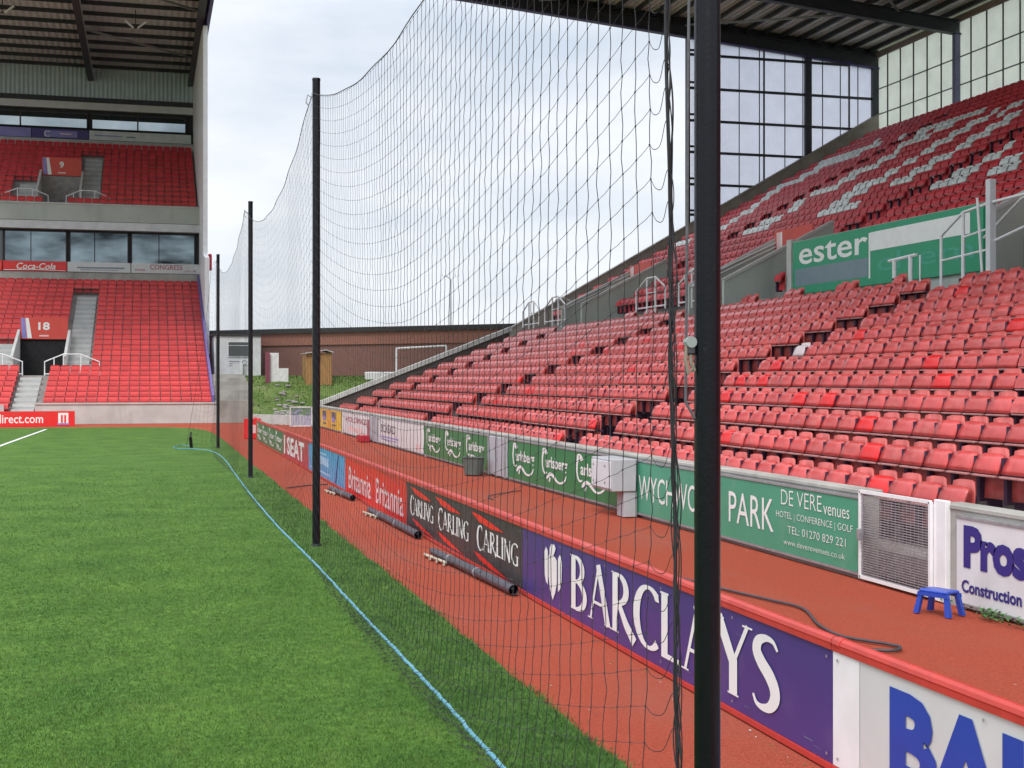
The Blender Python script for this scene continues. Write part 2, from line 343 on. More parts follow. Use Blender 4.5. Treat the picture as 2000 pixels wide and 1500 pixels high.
def board_x(name, label, cat, X, Y1, Y0, z0, z1, m, group=None, th=.05, parent=None):
    """upright board on plane X facing -X; Y1 is its left end as seen from the pitch"""
    mb = MB(); mb.bbox(X, X+th, Y0, Y1, z0, z1, m, .004)
    return mb, Face(mb, (X, Y1, 0), (0,-1,0), (0,0,1), (-1,0,0))
def board_y(X0, X1, Y, z0, z1, m, th=.06):
    mb = MB(); mb.bbox(X0, X1, Y, Y+th, z0, z1, m, .004)
    return mb, Face(mb, (X0, Y, 0), (1,0,0), (0,0,1), (0,-1,0))
# ------------------------------------------------------------------ ground, pitch, track
mb = MB(); mb.add([(-400,-300,-.05),(500,-300,-.05),(500,900,-.05),(-400,900,-.05)], [(0,1,2,3)], 'earth')
tag(mb.build('ground'), kind='structure')
mb = MB(); mb.add([(-80,-12,-.012),(7.5,-12,-.012),(7.5,66.9,-.012),(-80,66.9,-.012)], [(0,1,2,3)], 'track')
tag(mb.build('running_track'), kind='structure')
edge = [(2.52,-12)]+[(2.52+random.uniform(-.025,.025), y*.35) for y in range(-30,142)]
edge += [(2.48,50.5),(2.46,53.5),(2.3,56.5),(1.9,58.8),(1.2,60.2),(.2,60.95),(-2,61.3),(-30,61.4)]
edge[-1] = (-72,61.4); poly = edge+[(-72,-12)]
mb = MB(); mb.prism(poly, 2, -.01, .022, 'grass')
tag(mb.build('pitch'), kind='structure')
# white pitch line
mb = MB(); mb.add([(-6.15,-12,.027),(-6.03,-12,.027),(-4.10,59.3,.027),(-4.22,59.3,.027)], [(0,1,2,3)], 'white')
mb.add([(-30,59.18,.027),(-4.1,59.3,.027),(-4.1,59.42,.027),(-30,59.3,.027)], [(0,1,2,3)], 'white') if False else None
tag(mb.build('pitch_line_marking'), kind='structure')
# grass blades on the nearer turf
mb = MB(); V = []; Fc = []; Mi = []
sa, ca = math.sin(YAW), math.cos(YAW)
def blade(x, y, h, wd, mi):
    a = random.uniform(0, math.pi); dx, dy = math.cos(a)*wd, math.sin(a)*wd
    lx, ly = random.gauss(0, h*.55), random.gauss(0, h*.55); k = len(V)
    V.extend(((x-dx,y-dy,.018),(x+dx,y+dy,.018),(x+lx,y+ly,.02+h))); Fc.append((k,k+1,k+2)); Mi.append(mi)
n = 0
while n < 370000:
    D = 6.6+ (random.random()**1.9)*26; t = random.uniform(-.50, .12)
    x, y = D*(sa+t*ca), D*(ca-t*sa)
    if x > 2.53+abs(random.gauss(0,.035))-.03+.03*math.sin(y*3.1)*math.sin(y*.9): continue
    if D > 14 and random.random() < ((D-14)/19)**.7: n += .35; continue
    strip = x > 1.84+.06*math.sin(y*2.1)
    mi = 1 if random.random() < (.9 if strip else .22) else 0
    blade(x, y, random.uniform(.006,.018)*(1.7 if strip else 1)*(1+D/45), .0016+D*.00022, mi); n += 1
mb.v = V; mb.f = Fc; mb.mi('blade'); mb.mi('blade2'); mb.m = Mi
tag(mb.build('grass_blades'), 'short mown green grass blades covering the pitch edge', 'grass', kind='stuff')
# ------------------------------------------------------------------ right stand
RX = lambda i: 8.1+.76*i
RZ = lambda i: 1.11+.295*i
UX = lambda j: 18.3+.76*j
UZ = lambda j: 5.35+.42*j
YE, YN = 61.0, -6.0
AIS = [-2.6, 11.2, 25.0, 38.8, 52.6]
stand = empty('grandstand', 'long right-hand stand of red seats under a steel roof beside the track', 'stand')
# lower terrace
prof = [(7.62,-.02),(7.62,RZ(0)-.8)]
for i in range(12):
    z = RZ(i)-.8; prof += [(RX(i)+.24, z), (RX(i)+.24, z+.295)]
prof += [(16.95+.2, RZ(12)-.8), (18.4, RZ(12)-.8+.002), (18.4,-.02)]
mb = MB(); mb.prism(prof, 1, YN, YE-.15, 'concrete_dk'); mb.build('lower_terrace', stand)
# upper terrace, interrupted by the entrance slots
SLOT = [(a-1.3, a+1.3) for a in AIS]
ESTER = (26.3, 36.3)
mb = MB()
segs = []; y = YN
for s0, s1 in SLOT:
    if s0 > y: segs.append((y, s0, 0))
    segs.append((s0, s1, 3)); y = s1
segs.append((y, YE-.15, 0))
segs2 = []
for a, b, j0 in segs:
    if a >= 26.2 and b <= 37.6 and j0 == 0: segs2 += [(a, 36.2, 2), (36.2, b, 0)]
    else: segs2.append((a, b, j0))
for a, b, j0 in segs2:
    xs = UX(j0)-.5; p = [(xs, 2.0)]
    for j in range(j0, 23):
        z = UZ(j)-.8; p += [(UX(j)-.5 if j == j0 else UX(j-1)+.26, z)]; p += [(UX(j)+.26, z)]
    p += [(36.0, UZ(22)-.8), (36.0, 2.0)]
    mb.prism(p, 1, a, b, 'concrete_dk')
mb.build('upper_terrace', stand)
# gangway half steps
mb = MB()
for a in AIS:
    for i in range(12): mb.box(RX(i)-.12, RX(i)+.24, a-.55, a+.55, RZ(i)-.8, RZ(i)-.8+.148, 'step')
for a in (-4.0, 9.8, 23.5, 37.3, 51.1):
    for j in range(4, 22): mb.box(UX(j)-.12, UX(j)+.26, a-.5, a+.5, UZ(j)-.8, UZ(j)-.8+.21, 'step')
mb.build('gangway_steps', stand)
# entrance slots: side walls rising with the rake, header sign, dark mouth
for n_, (s0, s1) in enumerate(SLOT[1:]):
    for yy in (s0-.11, s1-.0):
        mb = MB()
        zt = lambda X: 5.66+(X-17.9)*.50
        x0 = 18.45 if n_ == 1 else 16.9
        mb.prism([(x0, 3.8), (x0, zt(x0)-.05), (20.6, zt(20.6)), (20.6, 3.8)], 1, yy, yy+.14, 'concrete_gr')
        mb.beam((x0, yy+.07, zt(x0)-.0), (20.6, yy+.07, zt(20.6)+.05), .2, .09, 'concrete_lt')
        mb.build('entrance_wall', stand)
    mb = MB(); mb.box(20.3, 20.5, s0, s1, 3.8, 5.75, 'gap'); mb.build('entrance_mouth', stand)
    mb, fc = board_x('', '', '', 19.95, s1, s0+.03, 5.75, 7.0, 'signred')
    fc.rect(.12, 5.8, .42, 6.95, 'inkpink'); fc.rect(.42, 5.8, .52, 6.95, 'ink')
    fc.text(str(23+n_) if n_ else '22', 1.25, 6.25, 1.7, 6.75, 'ink', .02) if False else None
    mb.build('header_sign', stand)
    mb = MB()
    for dz in (0, .13):
        mb.tube([(17.0, s1-.08, 5.12+dz*.6), (17.35, s1-.08, 5.30+dz), (20.4, s1-.08, 6.72+dz)], .022, 'white', 6)
    mb.tube([(17.0, s1-.08, 5.12), (16.75, s1-.08, 5.22), (16.7, s1-.08, 5.5), (16.9, s1-.08, 5.62), (17.35, s1-.08, 5.43)], .022, 'white', 6)
    if n_ != 1: mb.build('handrail', stand)
# concrete wall behind the green sign
mb = MB(); mb.box(18.45, 18.75, 26.45, 36.3, 3.7, 6.2, 'concrete_gr'); mb.build('sign_wall', stand)
mb = MB(); mb.box(18.36, 18.75, 35.85, 36.15, 3.7, 6.28, 'concrete_lt'); mb.build('wall_pier', stand)
# front wall along the track and its coping
mb = MB()
mb.box(7.42, 7.60, 12.80, 60.7, -.02, .90, 'concrete'); mb.box(7.42, 7.60, YN, 11.32, -.02, .92, 'concrete')
mb.build('front_wall', stand)
mb = MB()
for a, b in ((12.78, 60.75), (YN, 11.36)): mb.bbox(7.405, 7.64, a, b, .90, .955, 'concrete', .012)
mb.build('wall_coping', stand)
mb = MB(); mb.bbox(7.36, 7.42, 11.2, 11.4, 0, .98, 'white', .006); mb.build('gate_post', stand)
# end parapet, seen from inside
mb = MB()
pz = lambda X: 1.15+(X-7.6)*.385 if X < 16.5 else 4.575+(X-16.5)*.572
mb.prism([(7.6,-.02),(7.6,pz(7.6)-.22),(16.5,pz(16.5)-.22),(16.5,-.02)], 1, YE-.15, YE+.15, mat('brown_shaded_end_wall',(.075,.055,.05),.9,.2,3))  # shade below the coping painted in as a brown-black wall colour
mb.prism([(16.5,-.02),(16.5,pz(16.5)-.1),(36.1,pz(36.1)-.1),(36.1,-.02)], 1, YE-.16, YE+.16, mat('brown_grey_parapet',(.36,.33,.29),.9,.2,1.5,.2,30))
mb.build('end_parapet', stand)
mb = MB()
mb.beam((7.3,YE-.02,pz(7.3)-.10),(16.6,YE-.02,pz(16.6)-.10), .42, .2, 'concrete_lt')
mb.beam((16.6,YE-.02,pz(16.6)-.06),(36.1,YE-.02,pz(36.1)-.06), .42, .06, 'concrete')
mb.build('parapet_coping', stand)
# roof
RB = lambda X: 18.05+(36.0-X)*.0876          # underside of the rafters
mb = MB()
mb.prism([(5.0,RB(5)+1.0),(36.5,RB(36.5)+1.0),(36.5,RB(36.5)+1.12),(5.0,RB(5)+1.12)], 1, YN, YE+.3, 'roofdeck')
mb.build('roof_deck', stand)
for k in range(10):
    yy = YE-7.1*k
    mb = MB()
    h = .62 if k else .62
    mb.beam((5,yy,RB(5)+h/2),(36.2,yy,RB(36.2)+h/2), .04, h, 'steel')
    mb.beam((5,yy,RB(5)+.02),(36.2,yy,RB(36.2)+.02), .34, .05, 'steelp' if k == 0 else 'steel')
    mb.beam((5,yy,RB(5)+h),(36.2,yy,RB(36.2)+h), .34, .05, 'steel')
    if k == 0: mb.beam((5,yy+.1,RB(5)+.8),(36.2,yy+.1,RB(36.2)+.8), .03, .5, 'steel')
    if k == 0: mb.beam((5,yy+.2,RB(5)+.35),(36.2,yy+.2,RB(36.2)+.35), .03, .7, 'steelp')
    mb.build('rafter', stand)
for k in range(32):
    X = 35.6-.98*k
    mb = MB()
    z = RB(X)+.8
    mb.box(X-.03, X+.03, YN, YE+.1, z-.03, z+.19, 'steel'); mb.box(X-.09, X+.03, YN, YE+.1, z-.05, z-.03, 'steel')
    mb.build('purlin', stand)
for xa, a, xb, b in ((25.5,0,33,1),(25.5,2,33,1),(18,0,25.4,1)):
    mb = MB(); mb.beam((xa,YE-7.1*a,RB(xa)+.6),(xb,YE-7.1*b,RB(xb)+.6), .09, .09, 'galv'); mb.build('roof_brace', stand)
# rear cladding
mb = MB(); mb.box(36.15, 36.22, YN, YE, 14.3, RB(36)+1.0, 'louvre'); rc = mb.build('rear_cladding', stand)
mb = MB(); mb.box(35.7, 36.14, YN, YE-.2, 13.6, 14.45, 'concrete_lt'); mb.build('rear_kerb', stand)
mb = MB(); mb.box(36.0, 36.1, YN, YE, RB(36)+.55, RB(36)+.85, mat('pink_brown_eaves',(.26,.20,.19),.8)); mb.build('eaves_beam', stand)
for k in range(10):
    yy = YE-7.1*k
    mb = MB(); mb.box(35.86, 36.12, yy-.13, yy+.13, 13.8, RB(36)+.1, 'steel' if k == 0 else mat('blue_grey_column',(.17,.17,.30),.5)); mb.build('column', stand)
mb = MB()
for k in range(64):
    yy = YE-1.18*k+.2
    if yy > YN: mb.box(36.08, 36.14, yy-.02, yy+.02, 14.4, RB(36)+.6, 'steel')
for z in (15.7, 17.0): mb.box(36.09, 36.13, YN, YE, z-.025, z+.025, 'steel')
mb.build('rear_mullions', rc)
# end glazing
gz = [(25.85,pz(25.85)-.1),(36.0,pz(36.0)-.1),(36.0,RB(36)+.2),(25.85,RB(25.85)+.2)]
mb = MB(); mb.prism(gz, 1, YE+.06, YE+.10, 'polycarb'); gl = mb.build('end_glazing', stand)
mb = MB()
for z in (18.15, 16.50, 14.90, 13.34, 11.75, 10.25):
    xs = max(25.6, (16.5+(z-4.575)/.572) if False else 25.6); xe = min(35.95, 16.5+(z-4.4)/.572)
    if z > 17.9: xe = 34.5
    if xe > xs: mb.box(xs, xe, YE-.06, YE+.05, z-.06, z+.06, 'steel')
mb.build('glazing_rail', gl)
mb = MB()
for X, wd in ((27.0,.02),(27.25,.05),(28.4,.02),(29.5,.025),(29.75,.07),(30.9,.02),(31.9,.02),(33.0,.02),(34.0,.02),(34.5,.07),(35.0,.02)):
    mb.box(X-wd/2, X+wd/2, YE-.02, YE+.055, pz(X)-.1, RB(X)+.1, 'steel')
mb.build('glazing_mullion', gl)
for X, wd in ((25.62,.2),(26.1,.14),(32.15,.34),(35.88,.24)):
    mb = MB(); mb.box(X-wd/2, X+wd/2, YE-.14, YE+.05, pz(X)-.1, RB(X)+.1, 'steel'); mb.build('column', stand)
mb = MB()
for k in range(6): mb.box(25.7, 26.05, YE-.1, YE-.02, 10.4+1.58*k, 10.5+1.58*k, 'steel')
mb.build('column_rung', stand)
# ---- green sign on the rear wall of the walkway
mb, fc = board_x('', '', '', 18.36, 35.75, 26.45, 4.62, 6.17, 'grn3', th=.07)
Y1 = 35.75; A_ = lambda y: Y1-y
fc.text('ester', A_(35.35), 5.47, A_(31.5), 6.02, 'ink', .012)
fc.rect(A_(35.6), 4.86, A_(31.5), 5.36, 'inkgrey'); fc.rect(A_(31.45), 4.80, A_(31.37), 6.0, 'ink')
fc.rect(A_(31.37), 5.52, A_(26.95), 6.01, 'ink', 0)
fc.text('chem', A_(31.0), 4.95, A_(26.8), 5.42, 'inkgreen', .004)
tag(mb.build('advertising_sign'), 'big emerald green sign with a white bar on the concrete wall above the lower seats', 'sign')
# ------------------------------------------------------------------ seats
def seat_meshes():
    """one tip-up seat, facing -X, origin on the tread under its backrest"""
    b = MB()
    nu, nv = 5, 4; f = []; k = []
    for iv in range(nv+1):
        z = .24+.56*iv/nv
        for iu in range(nu+1):
            u = -1+2*iu/nu; wd = .198-(.022 if iv == nv else 0)+.0*iv
            x = .02+.06*(z-.24)-.035*u*u
            zz = z-(.018*abs(u)**6 if iv == nv else 0)
            f.append((x, u*wd, zz)); k.append((x+.018, u*wd, zz))
    n = len(f); q = lambda a, c: a*(nu+1)+c
    fs = [(q(i,j),q(i+1,j),q(i+1,j+1),q(i,j+1)) for i in range(nv) for j in range(nu)]
    bk = [(a+n,d+n,c+n,e_+n) for a, e_, c, d in [(x[0],x[1],x[2],x[3]) for x in fs]]
    bk = [(x[0]+n,x[3]+n,x[2]+n,x[1]+n) for x in fs]
    rim = [q(0,j) for j in range(nu+1)]+[q(i,nu) for i in range(1,nv+1)]+[q(nv,j) for j in range(nu-1,-1,-1)]+[q(i,0) for i in range(nv-1,0,-1)]
    sd_ = [(rim[i],rim[(i+1)%len(rim)],rim[(i+1)%len(rim)]+n,rim[i]+n) for i in range(len(rim))]
    b.add(f+k, fs+bk+sd_, 'seatb')
    p = MB(); f = []; k = []
    for iv in range(5):
        s_ = iv/4; z = .74-.215*s_
        for iu in range(6):
            u = -1+2*iu/5; wd = .212+.014*s_
            x = -.045-.10*s_-.028*math.sin(math.pi*min(1,s_*.9+.1))*(1-.5*u*u)
            zz = z-(.022*abs(u)**5 if iv == 0 else 0)
            f.append((x, u*wd, zz)); k.append((x+.03, u*wd, zz))
    n = len(f); q = lambda a, c: a*6+c
    fs = [(q(i,j),q(i,j+1),q(i+1,j+1),q(i+1,j)) for i in range(4) for j in range(5)]
    bk = [(x[0]+n,x[3]+n,x[2]+n,x[1]+n) for x in fs]
    rim = [q(0,j) for j in range(6)]+[q(i,5) for i in range(1,5)]+[q(4,j) for j in range(4,-1,-1)]+[q(i,0) for i in range(3,0,-1)]
    sd_ = [(rim[i],rim[i]+n,rim[(i+1)%len(rim)]+n,rim[(i+1)%len(rim)]) for i in range(len(rim))]
    p.add(f+k, fs+bk+sd_, 'seat')
    lp = MB(); lp.bbox(-.185, -.10, -.205, .19, .488, .512, 'lip', .006)
    br = MB()
    br.box(-.12, -.06, -.205, .205, .512, .524, 'bracket')
    br.bbox(-.07, .16, .215, .27, .20, .50, 'bracket', .01); br.box(-.10, .0, .222, .262, .48, .70, 'bracket')
    br.box(.0, .05, -.24, .24, .47, .51, 'bracket'); br.bbox(.06, .24, .22, .265, .0, .22, 'bracket', .006)
    return b, p, lp, br
SB, SP_, SL, SR = seat_meshes()
def mesh_of(mb, name, swap=None):
    me = bpy.data.meshes.new(name); me.from_pydata(mb.v, [], mb.f)
    for m in mb.mats: me.materials.append(M[swap] if swap else m)
    me.polygons.foreach_set('use_smooth', [True]*len(mb.f)) if name in ('backrest','seat_pan') else None
    me.update(); return me
SM = {}
for kind, sw in (('faded',None),('new','seatnew'),('pale','seatpale')):
    SM[kind] = (mesh_of(SB,'backrest',None if kind == 'new' else sw), mesh_of(SP_,'seat_pan',sw), mesh_of(SL,'seat_lip'), mesh_of(SR,'bracket'))
def lowpoly(back, pan, side=True):
    m = MB()
    m.add([(.0,-.185,.26),(.0,.185,.26),(.03,.175,.80),(.03,-.175,.80),(.02,-.185,.26),(.02,.185,.26),(.05,.175,.80),(.05,-.175,.80)],
          [(0,1,2,3),(7,6,5,4),(3,2,6,7),(0,3,7,4),(1,5,6,2)], back)
    m.add([(-.06,-.205,.735),(-.06,.205,.735),(-.125,.205,.65),(-.125,-.205,.65),(-.155,.205,.54),(-.155,-.205,.54),(-.02,.205,.735),(-.02,-.205,.735),(-.10,.205,.54),(-.10,-.205,.54)],
          [(0,1,2,3),(3,2,4,5),(0,7,6,1),(5,4,8,9),(1,6,8,4,2),(0,3,5,9,7)], pan)
    m.box(-.17,-.10,-.195,.17,.512,.53,'lip')
    if side: m.box(-.06,.14,.215,.265,.22,.50,'bracket'); m.box(-.09,.0,.225,.26,.50,.70,'bracket')
    else:
        m.v = [(x, y*1.13, z-(.05 if z < .6 else 0)) for x, y, z in m.v]
    return m
LP = {k: lowpoly(*v) for k, v in {'faded':('seatb','seat'),'new':('seatb','seatnew'),'up':('seatup','seatup'),'pale':('seatw','seatw'),'far':('seatfarb','seatfar',False),'farup':('seatup','seatup',False)}.items()}
NEW = {(1,0,15),(1,0,6),(2,0,9),(3,0,16),(3,0,14),(4,0,10),(5,0,13),(7,0,23),(5,0,24),(4,0,24),(4,0,22),(7,0,13),(10,0,23),(5,1,12),(7,1,25),(9,1,21),(8,2,6),(8,1,22),(7,1,13),(7,2,3),(1,1,0),(3,1,20),(6,2,24),(4,2,0),(3,1,21),(2,1,22),(3,0,22),(0,1,0),(0,0,3)}
WHT = [(7,32.2,33.5),(7,34.6,36.4),(7,40.9,43.7),(7,47.7,50.0),(8,33.1,34.0),(8,35.1,36.4),(8,42.8,44.2),(8,48.1,50.0),(8,57.4,59.2),(9,35.1,35.9),(9,39.9,41.3),(9,42.8,44.7),(9,48.1,49.0),(9,54.9,56.3),(10,35.5,35.9),(10,39.9,41.3),(10,42.8,45.2),(10,49.1,50.0),(10,55.4,56.3),(11,39.9,41.3),(11,43.3,44.2),(11,47.7,50.0),(11,55.4,56.8),(12,39.9,40.8),(12,43.3,44.2),(12,47.7,49.0),(12,56.4,57.3),(13,39.9,41.3),(13,43.3,44.2),(13,47.2,49.5),(13,56.9,57.8),(14,39.9,41.3),(14,43.3,44.7),(14,47.2,48.5),(14,57.4,58.7),(15,40.4,41.3),(15,43.3,44.7),(15,48.1,48.5),(15,56.4,59.2),(16,42.3,42.7),(16,43.3,44.7),(16,47.2,49.5),(16,56.4,58.2),(17,42.3,43.2),(17,43.8,44.2),(17,46.7,48.1),(17,48.6,49.5),(17,54.0,58.2),(18,45.7,51.9),(18,53.5,59.2),(19,54.9,55.3)]
PIT = .4846
seats = []      # (x, y, tread z, kind, row, block, k)
for i in range(12):
    for b_, a in enumerate(AIS[:]):
        for k in range(26):
            y = a+.6+PIT*(k+.5)
            if y > 57.7+.1*i: continue
            kd = 'new' if (i, b_-1, k) in NEW else 'pale' if (i, b_-1, k) == (6,0,25) else 'faded'
            seats.append((RX(i), y, RZ(i)-.8, kd, i, b_, k))
for y in (36.4,35.9,33.6,33.1,30.7,30.2,28.0,44.0,44.5,46,46.5):      # short pairs on the walkway row
    seats.append((RX(12), y, RZ(12)-.8, 'faded', 12, 9, 0))
def inview(x, y, z):
    D = x*sa+y*ca
    if D < 1: return None
    return 1000+2600*(x*ca-y*sa)/D, 740-2600*(z-EYE)/D, D
cand = []
for s_ in seats:
    q = inview(s_[0], s_[1], s_[2]+.65)
    if q and 1355 < q[0] < 2012 or (q and 700 < q[0] <= 1355): cand.append((q[2]+(0 if q[0] > 1405 or q[0] < 1350 else 4), s_))
cand.sort(key=lambda c: c[0]); near = [c[1] for c in cand[:300]]; nearset = set(id(c) for c in near)
ORD = ['first','second','third','fourth','fifth','sixth','seventh','eighth','ninth','tenth','eleventh','twelfth','thirteenth','fourteenth','fifteenth','sixteenth','seventeenth','eighteenth','nineteenth','twentieth','twenty-first','twenty-second','twenty-third','twenty-fourth','twenty-fifth','twenty-sixth']
for x, y, z, kd, i, b_, k in near:
    look = {'faded':'faded red seat','new':'bright red unfaded seat','pale':'pale greyish seat'}[kd]
    rowt = 'front row' if i == 0 else ('%s row up' % ORD[i])
    if i == 12: lab = 'faded red seat of a raised pair beside the sign wall'
    elif b_ == 1: lab = '%s, %s, %s on the near side of the central gangway' % (look, rowt, ORD[25-k])
    elif b_ == 2: lab = '%s, %s, %s on the far side of the central gangway' % (look, rowt, ORD[k])
    else: lab = '%s, %s, %s beyond the second gangway' % (look, rowt, ORD[k])
    if b_ == 0: lab = '%s, %s, %s past the near gangway' % (look, rowt, ORD[25-k])
    e_ = empty('stadium_seat', lab, 'seat', 'folding seats in the lower rows of the stand', (x, y, z))
    for nm, me in zip(('backrest','seat_pan','seat_lip','bracket'), SM[kd]):
        o = bpy.data.objects.new(nm, me); COL.objects.link(o); o.parent = e_
        if nm == 'seat_pan': o.rotation_euler = (random.gauss(0,.006), random.gauss(0,.013), random.gauss(0,.02))
        if nm == 'backrest': o.rotation_euler = (random.gauss(0,.006), random.gauss(0,.006), random.gauss(0,.008))
bulk = MB()
def put(proto, x, y, z, face='x'):
    k = len(bulk.v)
    if face == 'x': bulk.v += [(x+a, y+b, z+c) for a, b, c in proto.v]
    else: bulk.v += [(x-b, y+a, z+c) for a, b, c in proto.v]
    mm = [bulk.mi(m) for m in proto.mats]
    for f in proto.f: bulk.f.append(tuple(k+q for q in f))
    bulk.m += [mm[i] for i in proto.m]
for s_ in seats:
    if id(s_) in nearset: continue
    put(LP[s_[3]], s_[0], s_[1], s_[2])
wk = {}
for j, a, b in WHT: wk.setdefault(j, []).append((a, b))
for j in range(23):
    y = 8.0+PIT/2
    while y < 60.4:
        ok = True
        for s0, s1 in SLOT:
            if s0-.15 < y < s1+.15 and j < 3: ok = False
        if ESTER[0] < y < ESTER[1] and j < 2: ok = False
        for a in (9.8, 23.5, 37.3, 51.1):
            if abs(y-a) < .62 and j < 21: ok = False
        if y > 59.5 and j < 2: ok = False
        if ok:
            wh = any(a <= y <= b for a, b in wk.get(j, []))
            put(LP['pale' if wh else 'up'], UX(j), y, UZ(j)-.8)
        y += PIT
# ------------------------------------------------------------------ far stand
far = empty('grandstand', 'two-tier end stand of red seats behind the goal under a dark roof', 'stand')
FX0, FX1 = -16.0, 3.12
FY = lambda i: 67.5+.8*i
def FZ(i): return 1.05+.26*i if i <= 8 else 1.05+.26*8+.31*(i-8)      # seat tops
GY = lambda j: 88.6+.8*j
GZ = lambda j: 13.3+.43*j
SX0, SX1 = -6.9, -4.25            # vomitory slot
seatstairs = (-6.4, -5.35)        # lower aisle
upst = (-4.22, -3.08); upst2 = (-8.1, -6.95)
prof = [(67.15,-.02),(67.15,FZ(0)-.8)]
for i in range(26): prof += [(FY(i)+.3, FZ(i)-.8), (FY(i)+.3, FZ(i+1)-.8)]
prof += [(89.2,FZ(26)-.8),(89.2,-.02)]
def with_slot(mbx, prof_pts, ystart, slot0, ybase):
    pass
mb = MB(); mb.prism(prof, 0, FX0, SX0, 'concrete_dk'); mb.prism(prof, 0, SX1, FX1, 'concrete_dk')
p2 = [q for q in prof if q[0] <= 74.1 and q[1] >= -.1]; p2 = [(67.15,-.02)]+[q for q in prof if 67.1 <= q[0] <= 73.6 and q[1] > -.01]+[(73.8,p2[-1][1]),(73.8,-.02)]
mb.prism(p2, 0, SX0, SX1, 'concrete_dk')
p3 = [(78.1,3.9)]+[q for q in prof if q[0] >= 78.1 and q[1] > 1]+[(89.2,3.9)]
mb.prism(p3, 0, SX0, SX1, 'concrete_dk')
mb.build('lower_terrace', far)
prof = [(88.15,12.3),(88.15,GZ(0)-.8)]
for j in range(14): prof += [(GY(j)+.3, GZ(j)-.8), (GY(j)+.3, GZ(j+1)-.8)]
prof += [(100.2,GZ(14)-.8),(100.2,12.3)]
mb = MB(); mb.prism(prof, 0, FX0, SX0, 'concrete_dk'); mb.prism(prof, 0, SX1, FX1, 'concrete_dk')
mb.prism([(88.15,12.3),(88.15,GZ(0)-.8),(GY(0)+.3,GZ(0)-.8),(GY(0)+.3,GZ(1)-.8),(90.4,GZ(1)-.8),(90.4,12.3)], 0, SX0, SX1, 'concrete_dk')
mb.prism([(93.6,12.3),(93.6,GZ(6)-.2),(93.8,GZ(6)-.2)]+[q for q in prof if q[0] > 93.9], 0, SX0, SX1, 'concrete_dk')
mb.build('upper_terrace', far)
def stairs(nm, x0, x1, yf, zf, i0, i1, rise):
    mb = MB()
    for i in range(i0, i1):
        z = zf(i)-.8; mb.box(x0, x1, yf(i)-.52, yf(i)+.3, z-.4, z+.03, 'step'); mb.box(x0, x1, yf(i)-.1, yf(i)+.3, z+.03, z+.03+rise/2, 'concrete_lt')
    mb.build(nm, far)
stairs('stairway', *seatstairs, FY, FZ, 0, 8, .26); stairs('stairway', *upst, FY, FZ, 8, 24, .31); stairs('stairway', *upst2, FY, FZ, 8, 14, .31)
stairs('stairway', *upst, GY, GZ, 2, 12, .43); stairs('stairway', *upst2, GY, GZ, 2, 6, .43)
stairs('stairway', -6.3, -5.3, GY, GZ, 0, 2, .43)
mb = MB(); mb.box(seatstairs[0]-.05, seatstairs[1]+.05, 66.95, 67.4, -.02, .42, 'concrete_lt'); mb.build('stair_foot', far)
# slots
def slot(yw, yb, zfloor, rake, num, zs0, zs1):
    mb = MB()
    for X in (SX0-.07, SX1-.07):
        mb = MB()
        zt = lambda Y: zfloor+.75+(Y-yw)*rake
        mb.prism([(yw,zfloor-.3),(yw,zfloor+1.0),(yb+.2,zt(yb+.2)+.15),(yb+.2,zfloor-.3)], 0, X, X+.14, 'concrete_lt')
        mb.build('entrance_wall', far)
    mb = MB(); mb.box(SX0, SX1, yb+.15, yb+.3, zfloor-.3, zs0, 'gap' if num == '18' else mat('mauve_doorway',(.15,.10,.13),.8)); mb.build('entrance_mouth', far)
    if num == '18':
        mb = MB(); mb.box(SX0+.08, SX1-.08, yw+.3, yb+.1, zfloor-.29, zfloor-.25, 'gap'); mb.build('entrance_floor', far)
    mb, fc = board_y(SX0+.07, SX1-.07, yb, zs0, zs1, 'signred')
    wd = SX1-SX0-.14; h = zs1-zs0
    fc.poly([(.1,zs0+.05),(.35,zs0+.05),(.25,zs1-.04),(.0+.05,zs1-.04)], 'lilac', 0)
    fc.poly([(.38,zs0+.05),(.62,zs0+.05),(.45,zs1-.04),(.28,zs1-.04)], 'ink', 0)
    fc.text(num, wd*.5-(.3 if len(num) > 1 else .14), zs0+h*.42, wd*.5+(.3 if len(num) > 1 else .14), zs0+h*.78, 'ink', .03)
    fc.rect(wd*.5-.25, zs0+h*.12, wd*.5+.25, zs0+h*.19, 'inkpink', 1)
    mb.build('header_sign', far)
slot(73.9, 77.9, FZ(8)-.8+.02, .39, '18', 4.35, 5.55)
slot(90.3, 93.5, GZ(2)-.8, .54, '9', GZ(5)+.25, GZ(5)+1.45)
def rail_y(x0, x1, Y, z, parent, flip=False):
    """white guard rail across the end stand: low ends, tall middle"""
    d = (x1-x0); mbp = MB(); h = 1.12; l_ = .72
    pts = [(x0,Y,z),(x0,Y,z+l_),(x0+d*.34,Y,z+h),(x0+d*.66,Y,z+h),(x1,Y,z+l_),(x1,Y,z)]
    mbp.tube(pts, .035, 'white', 6); mbp.tube([(x0,Y,z+.08),(x1,Y,z+.08)], .03, 'white', 6)
    o = mbp.build('rail_hoop', parent)
    for t in (.17, .34, .66):
        q = MB(); q.tube([(x0+d*t,Y,z-.05),(x0+d*t,Y,z+(h if t > .2 else .92))], .03, 'white', 6); q.build('post', parent)
k_ = 0
